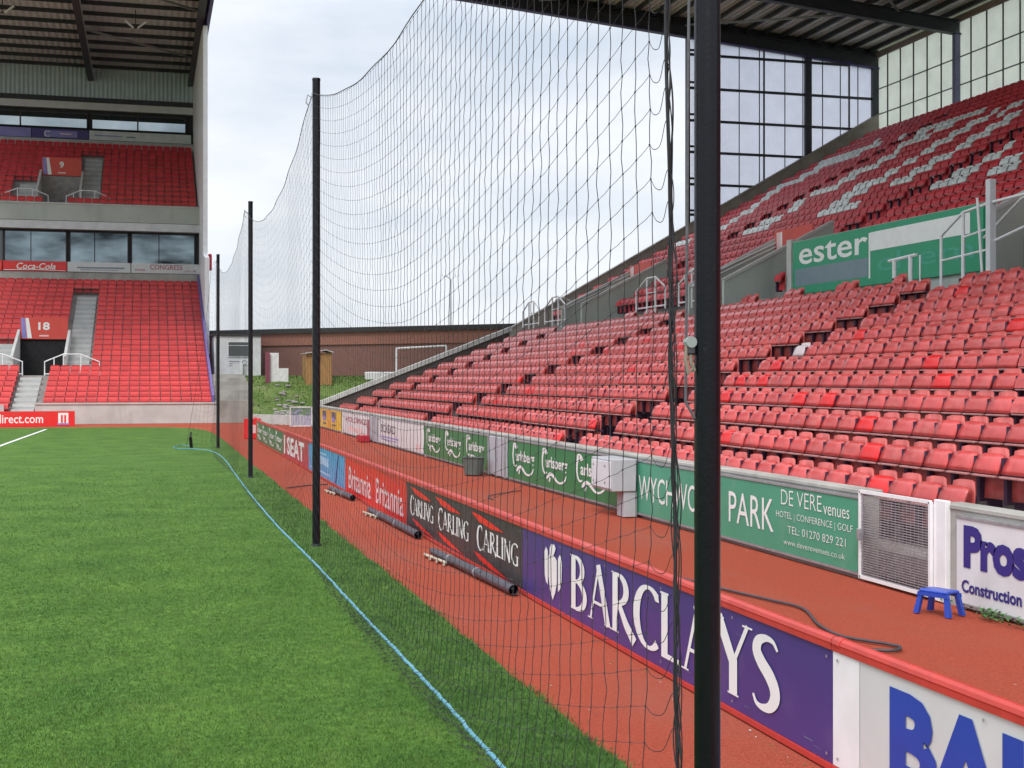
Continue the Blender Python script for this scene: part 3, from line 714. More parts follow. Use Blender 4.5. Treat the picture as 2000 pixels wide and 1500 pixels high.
for (x0, x1, Y, z, wh) in ((-5.25,-2.5,73.75,FZ(8)-.8,'lower tier, right of tunnel 18'),(-9.2,-6.35,73.75,FZ(8)-.8,'lower tier, left of tunnel 18'),
                       (-5.1,-2.45,90.1,GZ(1)-.8+.25,'upper tier, right of tunnel 9'),(-9.0,-6.2,90.1,GZ(1)-.8+.25,'upper tier, left of tunnel 9')):
    r_ = empty('guard_rail', 'white tubular guard rail on the %s' % wh, 'railing', 'white guard rails on the stands')
    rail_y(x0, x1, Y, z, r_)
# seats of the far stand
for i in range(26):
    x = FX1-.3
    while x > -15.6:
        ok = not (i < 8 and seatstairs[0]-.2 < x < seatstairs[1]+.2)
        if i >= 8:
            if upst[0]-.15 < x < upst[1]+.2 and i < 24: ok = False
            if SX0-.2 < x < SX1+.2 and i < 14: ok = False
            if upst2[0]-.2 < x < upst2[1]+.2 and i < 13: ok = False
        lim = 3.12+.0*i
        if i < 8 and x > 3.05: ok = False
        if ok and x < lim: put(LP['far'], x, FY(i), FZ(i)-.8, 'y')
        x -= .5
for j in range(14):
    x = FX1-.35
    while x > -15.6:
        ok = True
        if j < 2 and -6.45 < x < -5.2: ok = False
        if j >= 2 and upst[0]-.2 < x < upst[1]+.2 and j < 12: ok = False
        if j >= 2 and SX0-.25 < x < SX1+.25 and j < 7: ok = False
        if 2 <= j < 6 and upst2[0]-.2 < x < upst2[1]+.2: ok = False
        if ok: put(LP['farup' if j > 5 else 'far'], x, GY(j), GZ(j)-.8, 'y')
        x -= .5
o = bulk.build('stadium_seats')
tag(o, 'remaining rows of small red and white seats filling both stands', 'seats', kind='stuff')
# front wall
mb = MB(); mb.box(FX0, -6.6, 66.95, 67.15, -.02, .93, 'concrete_lt'); mb.box(-5.2, 3.3, 66.95, 67.15, -.02, .93, 'concrete_lt')
mb.box(-5.6, 3.3, 66.9, 67.2, .93, 1.0, 'concrete_lt')
mb.build('front_wall', far)
# mid facade
FW = 87.95
mb = MB(); mb.box(FX0, 3.36, FW, 89.1, 8.35, 8.86, 'concrete'); mb.build('fascia_beam', far)
mb = MB(); mb.box(FX0, 3.36, 89.21, 89.4, 6.0, 13.0, 'gap'); mb.box(FX0, 3.36, 100.45, 100.6, 16.5, 20.2, 'gap'); mb.build('back_wall', far)
bx = [(-16,-9.75,'whited',''),(-9.7,-8.75,'orange','.com'),(-8.7,-4.95,'red','cola'),(-4.9,-1.1,'boardg','bars'),(-1.05,3.2,'boardg','congress')]
# banner panels of the lower ledge
for x0, x1, m, tx in bx:
    mb, fc = board_y(x0, x1, FW-.06, 8.88, 9.5, m, th=.05); wd = x1-x0
    if tx == '.com': fc.text('.COM', .12, 9.08, wd-.12, 9.34, 'inkpink', .01)
    if tx == 'cola':
        fc.text('Coca-Cola', wd*.2, 8.99, wd*.82, 9.38, 'ink', .015, slant=.25)
        fc.poly([(.05,8.90),(wd*.5,8.96),(wd-.05,8.90),(wd-.05,8.93),(wd*.5,9.0),(.05,8.94)], 'ink', 1)
    if tx == 'bars': fc.rect(wd*.15, 9.1, wd*.9, 9.2, 'inkgrey'); fc.rect(wd*.2, 9.0, wd*.8, 9.04, 'inkgrey')
    if tx == 'congress':
        fc.text('CONGRESS', wd*.27, 9.12, wd*.74, 9.44, 'inkm', .01); fc.text('www', wd*.05, 9.0, wd*.2, 9.14, 'inkm', .0); fc.text('.co.uk', wd*.76, 9.0, wd*.95, 9.16, 'inkm', .0)
    mb.build('banner_panel', far)
# lower windows
wn = [(-16,-9.95),(-9.85,-8.8),(-8.65,-5.05),(-4.75,-1.3),(-1.0,2.85)]
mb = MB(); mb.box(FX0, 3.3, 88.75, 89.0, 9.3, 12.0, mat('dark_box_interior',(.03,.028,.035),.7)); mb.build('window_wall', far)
for a, b in wn:
    fr = MB()
    for (p, q, r_, s_) in ((a-.04,b+.04,9.45,9.55),(a-.04,b+.04,11.42,11.5),(a-.06,a,9.45,11.5),(b,b+.06,9.45,11.5)): fr.box(p, q, 88.60, 88.74, r_, s_, 'steel')
    o = fr.build('window', far)
    g_ = MB(); mid = (a+b)/2
    for p, q in ((a,mid-.3),(mid-.25,b)): g_.box(p, q, 88.66, 88.70, 9.55, 11.42, 'skyglass' if a > -9 else 'glass')
    g_.build('pane', o)
mb = MB(); mb.box(FX0, 3.3, 87.95, 88.7, 11.56, 12.06, 'whited'); mb.build('window_head_band', far)
mb = MB(); mb.box(FX0, 3.3, 87.9, 88.15, 12.08, 13.1, 'concrete_gr'); mb.box(FX0, 3.3, 87.85, 88.2, 13.1, 13.2, 'concrete_lt'); mb.build('upper_tier_wall', far)
# upper facade
UW = 100.3
mb = MB(); mb.box(FX0, 3.15, UW-.1, UW+.1, 18.75, 19.3, 'concrete_lt'); mb.build('upper_ledge', far)
for x0, x1, m in ((-16,-8.05,'lilac'),(-8.0,-4.15,'navy'),(-4.1,3.0,'whited')):
    mb, fc = board_y(x0, x1, UW-.16, 19.32, 19.98, m, th=.05); wd = x1-x0
    if m == 'navy': fc.rect(wd*.22, 19.4, wd*.8, 19.85, 'lilac'); fc.ribbon(arc(0,0,.5,.5,40,320,.1,.16), 'ink', 1, .4, .4, wd*.28, 19.62); fc.rect(wd*.5, 19.6, wd*.7, 19.68, 'inkpink', 1)
    if m == 'whited': fc.rect(wd*.05, 19.6, wd*.32, 19.68, 'lilac', 1); fc.rect(wd*.36, 19.56, wd*.45, 19.66, 'inkgrey', 1)
    mb.build('banner_panel', far)
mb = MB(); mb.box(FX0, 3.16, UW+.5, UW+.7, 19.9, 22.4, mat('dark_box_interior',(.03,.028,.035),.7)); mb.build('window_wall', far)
for a, b in ((-16,-8.85),(-8.75,-4.3),(-3.9,-.8),(-.7,2.6)):
    fr = MB()
    for (p, q, r_, s_) in ((a,b,19.98,20.04),(a,b,21.2,21.3),(a-.05,a,19.98,21.3),(b,b+.05,19.98,21.3)): fr.box(p, q, UW+.3, UW+.45, r_, s_, 'steel')
    o = fr.build('window', far)
    g_ = MB(); g_.prism([(UW+.42,20.04),(UW+.46,20.04),(UW+.37,20.85),(UW+.33,20.85)], 0, a, b, mat('tilted_sky_reflection_glass',(.22,.28,.32),.05,.2,.3,metal=.9,col2=(.45,.52,.56))); g_.box(a, b, UW+.36, UW+.40, 20.87, 21.2, 'glass'); g_.build('pane', o)  # sky reflection put into the lower pane's pale colour and tilt
mb = MB(); mb.box(FX0, 3.16, UW-.05, UW+.3, 21.5, 22.0, 'whited'); mb.build('window_head_band', far)
mb = MB(); mb.box(FX0, 3.16, UW+.1, UW+.4, 22.0, 22.4, 'steel'); mb.build('dark_band', far)  # dark steel strip between the head band and the fluted cladding
mb = MB(); mb.box(FX0, 3.16, UW+.2, UW+.5, 22.4, 24.6, 'fluted'); mb.build('rear_cladding', far)
# far roof
mb = MB(); mb.box(FX0, 3.35, 60, 101.5, 24.6, 24.75, 'roofdark'); mb.build('roof_deck', far)
for k in range(17):
    yy = 99.6-2.4*k
    mb = MB(); mb.box(FX0, 3.3, yy-.06, yy+.06, 24.36, 24.6, 'steel'); mb.build('purlin', far)
for xx in (-15.2, -4.0, 3.0):
    mb = MB(); mb.box(xx-.22, xx+.22, 60, 101, 23.6, 23.68, 'steel'); mb.box(xx-.05, xx+.05, 60, 101, 23.68, 24.3, 'steel')
    if xx == -4.0: mb.box(xx+.22, xx+.26, 60, 101, 23.55, 23.72, 'galv')
    mb.build('rafter', far)
mb = MB(); mb.box(3.36, 3.55, 60, 101.5, 23.4, 24.9, 'steelp'); mb.build('roof_verge', far)
for xx, yy in ((-8.1,81.5),(-.75,83)):
    mb = MB()
    for sx in (-1, 1): mb.beam((xx+sx*.12,yy,23.2),(xx+sx*.62,yy,23.62), .12, .1, 'white')
    mb.beam((xx+.12,yy,23.2),(xx-.12,yy,23.2), .05, .05, 'steel'); mb.tube([(xx,yy,23.2),(xx,yy,24.3)], .03, 'steel', 6)
    mb.build('light_bracket', far)
for a, b in (((-4,76),(3,82)),((-4,88),(3,94)),((2.9,75.8),(-4,70))):
    mb = MB(); mb.beam((a[0],a[1],24.2),(b[0],b[1],24.2), .12, .12, 'galv'); mb.build('roof_brace', far)
# white wing wall and purple verge
mb = MB(); mb.prism([(79.3,3.6),(79.3,9.2),(81.7,9.6),(81.7,23.3),(101.5,24.8),(101.5,3.6)], 0, 3.16, 3.42, 'white'); mb.build('side_wall', far)
mb = MB(); mb.prism([(67.3,.9),(67.3,1.35),(73.9,3.6),(88.2,9.0),(88.2,3.5),(73.9,.9)], 0, 3.02, 3.14, mat('blue_purple_trim',(.13,.10,.30),.5)); mb.build('end_wall', far)
mb = MB(); mb.bbox(3.43, 3.65, 81.2, 81.4, 8.6, 9.6, 'darkred', .05)
tag(mb.build('alarm_box'), 'small dark red box fixed to the white wing wall', 'box')
# end stand perimeter board
mb, fc = board_y(-14, -3.25, 64.0, .0, .68, 'red')
fc.text('direct.com', 14-6.62, .14, 14-4.62, .54, 'ink', .012)
cx = 14-3.75
fc.rect(cx-.22, .08, cx+.22, .6, 'ink'); fc.rect(cx-.10, .14, cx-.02, .5, 'red', 2); fc.rect(cx+.04, .14, cx+.12, .5, 'red', 2); fc.rect(cx-.26, .06, cx+.26, .13, 'lilac', 2)
tag(mb.build('perimeter_board'), 'long red board with white web address at the foot of the end stand', 'board')
# ------------------------------------------------------------------ perimeter boards by the track
XB = 3.62
def cap(mb, y0, y1, m='redrail'):
    mb.tube([(XB+.02,y1,.705),(XB+.02,y0,.705)], .035, m, 10); mb.box(XB-.012, XB+.06, y0, y1, .665, .70, m)
    mb.box(XB-.012, XB+.055, y0, y1, .0, .035, 'redrail')
def perim(label, y1, y0, m, fn, capm='redrail'):
    mb, fc = board_x('', '', '', XB, y1, y0+.008, .035, .665, m)
    fn(fc, y1); cap(mb, y0+.008, y1, capm)
    mb.tube([(XB+.02,y1-.02,.705),(XB+.02,y1-.09,.705)], .0385, capm, 10)
    n_b = max(2, int((y1-y0)/1.25))
    for q_ in range(n_b+1):
        a_ = .06+(y1-y0-.12)*q_/n_b
        for z_ in (.085, .62): fc.rect(a_-.008, z_-.008, a_+.008, z_+.008, 'galv', 3)
    for q_ in range(int((y1-y0)*3.2)):
        a_ = random.uniform(.05, y1-y0-.2); z_ = random.choice([random.uniform(.04,.12), random.uniform(.05,.6)]); l_ = random.uniform(.02,.12)
        fc.rect(a_, z_, a_+l_, z_+random.uniform(.0015,.004), 'inkgrey' if m != 'black_v' else 'boxgrey', 3)
    for yy in (y0+.3, y1-.3): mb.beam((XB+.05,yy,.5),(XB+.34,yy,.0), .04, .04, 'steel')
    return tag(mb.build('perimeter_board'), label, 'board', 'advertising boards along the track')
def f_white(fc, y1):
    fc.rect(.0, .04, .28, .66, 'white', 0)
    fc.text('BALL', y1-5.99, .125, y1-4.32, .60, 'inkb', .05)
perim('white board with tall blue capitals nearest the camera', 6.57, 1.2, 'boardg', f_white)
def f_barc(fc, y1):
    roman(fc, 'BARCLAYS', y1-11.28, .125, y1-7.16, .60, 'ink')
    # spread-wing bird emblem
    c = y1-11.80; u = .26
    fc.poly([(c-.02,.50),(c+.05,.53),(c+.10,.59),(c+.06,.62),(c-.04,.615),(c-.09,.57),(c-.09,.50)], 'ink', 2)
    fc.poly([(c-.13,.30),(c-.13,.50),(c-.02,.53),(c+.09,.50),(c+.13,.48),(c+.13,.28),(c+.08,.18),(c,.10),(c-.08,.18)], 'ink')
    fc.poly([(c-.26,.30),(c-.27,.52),(c-.22,.57),(c-.16,.54),(c-.16,.22),(c-.22,.24)], 'ink')
    fc.poly([(c+.27,.30),(c+.28,.50),(c+.22,.55),(c+.16,.50),(c+.16,.20),(c+.22,.23)], 'ink')
perim('dark purple board with tall white serif capitals beside a white bird emblem', 12.85, 6.57, 'navy', f_barc)
def f_carl(fc, y1):
    for a, b in ((18.75,17.15),(16.85,15.15),(14.75,12.98)):
        roman(fc, 'CARLING', y1-a, .24, y1-b, .47, 'ink', .5)
    for a in (18.6,16.9,14.9):
        x = y1-a
        fc.poly([(x-.15,.615),(x+.25,.612),(x+.8,.575),(x+1.35,.525),(x+.8,.505),(x+.25,.53)], 'orange')
        fc.poly([(x-.05,.175),(x+.35,.165),(x+.9,.11),(x+1.5,.055),(x+.85,.06),(x+.3,.10)], 'orange')
    fc.poly([(y1-13.1,.12),(y1-13.0,.2),(y1-12.9,.12)], 'orange') if False else None
perim('charcoal board with one white word three times and red flashes', 19.08, 12.85, 'black_v', f_carl)
def f_brit(fc, y1):
    for a, b in ((24.85,22.25),(21.75,19.3)):
        fc.text('Britannia', y1-a, .11, y1-b, .52, 'inkpink', .012, sp=.95)
perim('bright red board with two tall pink-white words', 25.35, 19.08, 'red', f_brit)
def f_blue(fc, y1):
    fc.rect(1.2, .30, 3.6, .48, 'ltblue'); fc.text('BET365', 1.3, .30, 3.4, .50, 'ltblue', .0) if False else None
    fc.rect(.4, .12, 3.8, .16, 'ltblue'); fc.rect(.8, .52, 3.2, .56, 'ltblue')
    fc.poly([(4.6,.05),(4.72,.05),(5.15,.64),(5.03,.64)], 'inkn')
perim('sky blue board just right of the second pole', 31.35, 25.35, 'blue', f_blue)
def f_seat(fc, y1):
    fc.rect(.25, .1, .6, .6, 'ink'); fc.text('SEAT', 1.1, .12, 5.2, .60, 'ink', .035)
perim('plum red board with four white block capitals before the second pole', 37.45, 31.35, mat('plum_red_vinyl',(.45,.05,.07),.4), f_seat)
def lager(fc, a, b, z0=.18, z1=.80, m='ink', word='arlsberg'):
    w_ = b-a; h = z1-z0
    fc.ribbon([(.20,.86,.10),(.10,.98,.13),(.05,.9,.07),(.02,.6,.05),(.05,.36,.05),(.12,.26,.06),(.2,.30,.04)], m, 1, w_, h, a, z0)
    fc.text(word, a+w_*.14, z0+h*.34, a+w_*.97, z0+h*.80, m, .02)
    fc.ribbon([(.20,.10,.05),(.26,.2,.09),(.36,.27,.10),(.48,.2,.09),(.6,.08,.07),(.74,.06,.06),(.88,.16,.05),(.93,.3,.03)], m, 2, w_, h, a, z0)
    fc.ribbon([(.30,.02,.05),(.33,.16,.05)], m, 2, w_, h, a, z0)
def f_green(fc, y1):
    for k in range(4): lager(fc, .4+2.3*k, 2.3+2.3*k, .10, .62)
perim('dark green board with four small white logos, farthest along the track', 46.95, 37.45, 'grn', f_green)
mb = MB(); mb.bbox(3.3, 3.9, 48.6, 48.66, 0, .72, 'red', .01); fc = Face(mb, (3.3,48.6,0), (1,0,0), (0,0,1), (0,-1,0))
fc.rect(.18, .2, .42, .5, 'inkpink')
mb.bbox(3.86, 3.92, 48.7, 51.5, 0, .70, 'red', .01)
tag(mb.build('corner_board'), 'small red end board with a pale mark beyond the green board', 'board')
# ------------------------------------------------------------------ boards on the stand wall
XW = 7.36
def wallb(label, y1, y0, m, fn, z0=.07, z1=.86, trim='concrete_lt'):
    mb, fc = board_x('', '', '', XW, y1, y0+.01, z0, z1, m, th=.045)
    fn(fc, y1)
    mb.box(XW-.01, XW+.04, y0+.01, y1, z0-.03, z0-.001, 'galv'); mb.box(XW-.01, XW+.04, y0+.01, y1, z1+.001, z1+.025, 'galv')
    return tag(mb.build('wall_board'), label, 'board', 'advertising boards on the stand wall')
def f_pros(fc, y1):
    fc.text('Pros', y1-10.90, .385, y1-9.95, .785, 'inkn', .05, sp=.95)
    fc.text('Construction Co', y1-10.93, .155, y1-9.78, .275, 'inkn', .03)
wallb('white wall board with indigo lettering behind the blue stool', 11.02, 6.5, 'boardw', f_pros, .05, .84)
def f_wych(fc, y1):
    g = lambda y: y1-y
    fc.text('WYCHWOOD', g(19.45), .28, g(16.42), .66, 'ink', .0); fc.text('PARK', g(16.12), .28, g(14.82), .68, 'ink', .0)
    fc.text('DE VERE', g(14.62), .64, g(13.62), .82, 'ink', -.012); fc.text('venues', g(13.58), .62, g(13.0), .72, 'ink', -.005)
    fc.text('HOTEL | CONFERENCE | GOLF', g(14.75), .46, g(12.93), .56, 'ink', -.01)
    fc.text('TEL: 01270 829 221', g(14.45), .31, g(13.08), .40, 'ink', -.01)
    fc.text('www.deverevenues.co.uk', g(14.55), .17, g(13.1), .235, 'ink', -.012)
wallb('mint green board with large white capitals and four lines of contact details', 19.6, 12.80, 'grn2', f_wych)
def f_l(n_, y1_, st, wd):
    def f(fc, y1):
        for k in range(n_): lager(fc, st+k*wd, st+k*wd+wd*.78)
    return f
wallb('dark green board with three white logos beside the junction box', 27.3, 20.2, 'grn', f_l(3,0,.42,2.15))
wallb('dark green board with three white logos behind the plastic bin', 36.15, 28.95, 'grn', f_l(3,0,.35,2.35))
def f_sob(fc, y1):
    fc.text('SCREAD', .4, .42, 3.0, .68, 'inkd', .01); fc.rect(.4, .26, 3.6, .30, 'lilac'); fc.rect(.4, .18, 3.2, .21, 'lilac'); fc.rect(6.3, .12, 6.9, .3, 'inkpink')
wallb('white board with dark capitals left of the green boards', 43.65, 36.4, 'boardw', f_sob)
def f_red(fc, y1):
    fc.text('HOLDINGS', 1.2, .52, 6.2, .72, 'inkm', .01); fc.text('TOOL HIRE', 1.8, .2, 5.0, .36, 'inkm', .01) if False else fc.rect(1.8, .2, 5.0, .34, 'inkpink')
    fc.rect(6.3, .12, 6.7, .74, 'inkm')
wallb('white board with maroon lettering near the far corner', 52.4, 45.5, 'boardw', f_red)
def f_yel(fc, y1):
    for a in (1.0, 4.0): fc.rect(a, .5, a+1.3, .78, 'inkd'); fc.rect(a+.15, .36, a+1.1, .56, 'lilac', 1); fc.rect(a+.2, .2, a+1.3, .28, 'inkd')
    fc.rect(2.6, .08, 3.6, .84, mat('amber_vinyl',(.75,.33,.01),.4))
wallb('yellow board with dark blocks at the far end of the wall', 59.5, 53.0, 'yellow', f_yel)
# grey gate panels in the wall
def plain_gate(label, y1, y0):
    g = empty('wall_gate', label, 'gate', 'grey gates in the stand wall')
    mb = MB(); mb.bbox(XW-.02, XW+.03, y0+.02, y1-.02, .04, .88, 'boxgrey', .008); mb.build('gate_panel', g)
    for yy in (y0+.06, (y0+y1)/2, y1-.06):
        mb = MB(); mb.bbox(XW-.05, XW-.02, yy-.03, yy+.03, .02, .95, 'galv', .005); mb.build('gate_stile', g)
plain_gate('plain grey gate between the two dark green boards', 28.9, 27.35)
plain_gate('plain grey gate left of the white board with dark capitals', 45.4, 43.72)
# mesh gate, standing ajar across the opening
g = empty('mesh_gate', 'white wire mesh gate below the front row of seats', 'gate')
gy0, gy1 = 11.42, 12.74
mb = MB()
for a, b in (((XW-.02,gy0,.02),(XW-.02,gy0,.95)),((XW-.02,gy1,.02),(XW-.02,gy1,.95)),((XW-.02,gy0,.95),(XW-.02,gy1,.95)),((XW-.02,gy0,.04),(XW-.02,gy1,.04))): mb.beam(a, b, .035, .035, 'white')
mb.build('gate_frame', g)
mb = MB()
for k in range(34): mb.box(XW-.025, XW-.015, gy0, gy1, .06+k*.0262, .06+k*.0262+.011, 'galv')
for k in range(20): mb.box(XW-.022, XW-.018, gy0+.07*k, gy0+.07*k+.005, .04, .95, 'galv')
mb.build('mesh_panel', g)
mb = MB(); mb.bbox(XW-.1, XW-.06, gy1-.1, gy1-.05, .44, .56, 'galv', .005); mb.build('latch', g)
mb = MB(); mb.tube([(7.38,11.38,.02),(7.38,11.38,.93)], .03, 'white', 8)
tag(mb.build('gate_stop_post'), 'thin white post between the mesh gate and the white board', 'post')
# behind the gate: floor and back of the opening
mb = MB(); mb.box(7.62, 7.8, 11.3, 13.0, -.02, .05, 'concrete_dk'); mb.build('opening_sill', stand)
# junction box
g = empty('junction_box', 'grey metal junction box on a post in front of the wall', 'box', loc=(7.1,19.8,0))
mb = MB(); mb.bbox(-.18, .22, -.35, .65, .40, .90, 'boxgrey', .012); mb.build('cabinet', g)
mb = MB(); mb.bbox(.02, .24, -.32, .0, 0, .40, 'boxgrey', .006); mb.build('pedestal', g)
mb = MB()
for yy in (.5, -.05):
    for zz in (.52, .78): mb.tube([(-.19,yy,zz),(-.2,yy,zz)], .022, 'black', 8)
mb.build('screw', g)
mb = MB(); mb.bbox(-.2, -.18, -.30, .60, .44, .86, 'whited', .004); mb.build('door', g)
# plastic bin
mb = MB()
prof = [(.17,0),(.2,.02),(.24,.38),(.26,.40)]
ring = []
vs = []; fs = []
for k in range(16):
    for r_, z in prof+[(.22,.40),(.18,.05)]: vs.append((r_*math.cos(k*math.pi/8), r_*1.3*math.sin(k*math.pi/8), z))
for k in range(16):
    for j in range(5): fs.append((k*6+j, ((k+1)%16)*6+j, ((k+1)%16)*6+j+1, k*6+j+1))
mb.add(vs, fs, 'green_bin'); o = mb.build('plastic_bin', loc=(7.0,28.9,0)); tag(o, 'grey green open bin against the dark green board', 'bin')
# crimson box
mb = MB(); mb.bbox(6.95,7.25,44.9,45.9,0,.22,'darkred',.02); mb.tube([(7.1,45.1,.2),(7.1,45.1,.28),(7.1,45.7,.28),(7.1,45.7,.2)], .015, 'foam', 6)
tag(mb.build('storage_box'), 'small crimson box with a pale handle on the track by the wall', 'box')
# blue step stool
g = empty('step_stool', 'blue plastic step stool on the red track by the mesh gate', 'stool', loc=(6.98,10.72,0))
g.rotation_euler = (0,0,R(-68))
mb = MB(); mb.bbox(-.15,.15,-.10,.10,.195,.225,'stool',.01)
mb.prism([(-.165,.165),(.165,.165),(.155,.2),(-.155,.2)], 1, -.11, -.095, 'stool'); mb.prism([(-.165,.165),(.165,.165),(.155,.2),(-.155,.2)], 1, .095, .11, 'stool')
mb.build('seat', g)
for sx in (-1,1):
    for sy in (-1,1):
        q = MB(); q.add([(sx*.11,sy*.06,.2),(sx*.15,sy*.06,.2),(sx*.15,sy*.10,.2),(sx*.11,sy*.10,.2),(sx*.145,sy*.085,0),(sx*.195,sy*.085,0),(sx*.195,sy*.125,0),(sx*.145,sy*.125,0)],
              [(0,3,2,1),(4,5,6,7),(0,1,5,4),(1,2,6,5),(2,3,7,6),(3,0,4,7)], 'stool'); q.build('leg', g)
# cable
def spline(pts, n=8):
    P = [Vector(p) for p in pts]; P = [P[0]*2-P[1]]+P+[P[-1]*2-P[-2]]; o = []
    for i in range(1, len(P)-2):
        for k in range(n):
            t = k/n; o.append(.5*((2*P[i])+(P[i+1]-P[i-1])*t+(2*P[i-1]-5*P[i]+4*P[i+1]-P[i+2])*t*t+(3*P[i]-P[i-1]-3*P[i+1]+P[i+2])*t**3))
    return o+[P[-2]]
mb = MB(); mb.tube(spline([(5.25,15.6,.012),(5.45,13.8,.012),(5.64,12.53,.012),(5.80,11.77,.012),(5.88,11.25,.012),(5.63,10.48,.012),(5.56,9.95,.012),(5.74,9.58,.012),(5.78,9.42,.012),(5.66,9.32,.012),(5.48,9.40,.012)]), .013, 'hose', 8)
tag(mb.build('hose', smooth=True), 'dark hose snaking over the red track behind the purple board', 'hose')
mb = MB(); mb.tube(spline([(6.9,24.6,.01),(6.5,24.2,.01),(6.0,23.6,.01),(5.9,22.9,.01)]), .01, 'hose', 6); mb.tube(spline([(2.62,26.36,.01),(3.1,26.9,.01),(3.52,27.1,.01)]), .012, 'hose', 6)
tag(mb.build('loose_cable'), 'thin dark cable lying across the track past the second pole', 'cable')
mb = MB()
for k in range(420):
    y = 5+45*random.random()**1.8; x = random.choice([3.58-abs(random.gauss(0,.10)), 2.6+abs(random.gauss(0,.12)), random.uniform(2.7,7.2), 7.34-abs(random.gauss(0,.07))])
    q = random.uniform(.003,.012); a = random.uniform(0,3.14); z = -.005 if abs(x-3.62) > .05 else 0
    if 3.56 < x < 3.72: continue
    mb.add([(x-q*math.cos(a),y-q*math.sin(a),z),(x+q,y-q*.3,z+.002),(x+q*math.cos(a),y+q*math.sin(a),z+.004),(x-q*.6,y+q*.7,z+.001)], [(0,1,2,3)], random.choice(['foam','concrete_lt','blade2','hose','matroll','blade','concrete']))
tag(mb.build('litter'), 'tiny scraps and grass clippings scattered over the red track', 'litter', kind='stuff')
# rolled mats at the foot of the boards
for (a, b, lab) in (((3.34,15.9),(3.50,12.75),'longest dark rolled mat, below the charcoal board'),((3.42,21.2),(3.50,17.6),'dark rolled mat lying below the bright red board'),((3.36,25.5),(3.48,23.4),'short dark rolled mat below the sky blue board')):
    g = empty('rolled_mat', lab, 'rolled mat', 'rolled mats at the foot of the boards')
    r_ = .052
    mb = MB(); mb.tube([(a[0],a[1],r_),((a[0]+b[0])/2,(a[1]+b[1])/2,r_+.004),(b[0],b[1],r_)], [r_*.85,r_,r_], 'matroll', 14, cap=False)
    mb.tube([(a[0],a[1],r_),(b[0]+.0,b[1]+.02,r_)], r_*.62, 'black', 12); mb.build('roll', g, smooth=True)
    mb = MB()
    for q in range(3):
        x, y = a[0]-.05+.03*q, a[1]-.2-.25*q
        mb.tube(spline([(x-.05,y+.2,.02),(x-.07,y,.035),(x-.03,y-.12,.02),(x-.08,y-.25,.02)],4), .016, 'foam', 6)
    for q in (.25,.6): mb.tube([(a[0]+(b[0]-a[0])*q,a[1]+(b[1]-a[1])*q-.02,r_),(a[0]+(b[0]-a[0])*q,a[1]+(b[1]-a[1])*q+.02,r_)], r_+.004, 'galv', 14)
    mb.build('tie_string', g)
# ------------------------------------------------------------------ railings and pylon on the walkway
def rail_x(y0, y1, X, z, label):
    g = empty('guard_rail', label, 'railing', 'white guard rails on the stands')
    d = y1-y0; h = 1.15; l_ = .75
    mb = MB(); mb.tube([(X,y0,z),(X,y0,z+l_),(X,y0+d*.33,z+h),(X,y0+d*.62,z+h),(X,y1,z+l_),(X,y1,z)], .035, 'white', 6); mb.tube([(X,y0,z+.12),(X,y1,z+.12)], .03, 'white', 6); mb.build('rail_hoop', g)
    for t in (.33, .62):
        q = MB(); q.tube([(X,y0+d*t,z-.1),(X,y0+d*t,z+h)], .035, 'white', 6); q.build('post', g)
    q = MB(); q.tube([(X,y0+d*.33,z+.62),(X,y0+d*.62,z+.62)], .022, 'white', 6); q.build('mid_rail', g)
rail_x(42.4, 45.2, 17.0, 4.55, 'white guard rail on the walkway left of the nearest pole, seen through netting')
rail_x(38.3, 41.2, 17.0, 4.55, 'white guard rail on the walkway partly hidden by the nearest pole')
rail_x(53.7, 56.7, 17.0, 4.55, 'white guard rail on the walkway further along towards the parapet')
rail_x(57.6, 60.3, 17.0, 4.55, 'farthest white guard rail on the walkway against the sky')
g = empty('stair_rail', 'tall white stair rail and post at the right end of the emerald sign', 'railing')
mb = MB(); mb.bbox(17.42,17.58,24.86,25.02,4.0,6.45,'whited',.01); mb.build('post', g)
mb = MB()
mb.tube([(17.5,26.8,4.0),(17.5,26.8,5.42),(17.5,25.95,5.86),(17.5,24.95,5.95),(17.5,23.2,6.0),(17.5,21,5.9)], .035, 'white', 6)
mb.tube([(17.5,26.8,4.85),(17.5,25.0,4.95)], .025, 'white', 6); mb.tube([(17.5,25.95,5.3),(17.5,25.0,5.4)], .025, 'white', 6)
mb.tube([(17.5,24.9,5.1),(18.6,24.0,5.75)], .03, 'white', 6); mb.tube([(18.0,25.9,5.3),(18.0,24.6,6.0),(18.0,23.6,6.2)], .03, 'white', 6)
mb.build('handrail', g)
mb = MB(); mb.tube([(17.5,25.95,4.0),(17.5,25.95,5.86)], .04, 'white', 6); mb.tube([(17.5,25.2,4.0),(17.45,25.35,6.1)], .03, 'white', 6); mb.build('upright', g)
g = empty('stair_rail', 'short white two-post rail in front of the emerald sign', 'railing')
mb = MB(); mb.tube([(17.3,28.7,5.0),(17.3,27.5,5.05)], .04, 'white', 6); mb.build('top_rail', g)
for yy in (28.45, 27.75, 27.35):
    mb = MB(); mb.tube([(17.3,yy,4.0),(17.3,yy,5.03)], .05 if yy > 27.5 else .02, 'white', 6); mb.build('post', g)
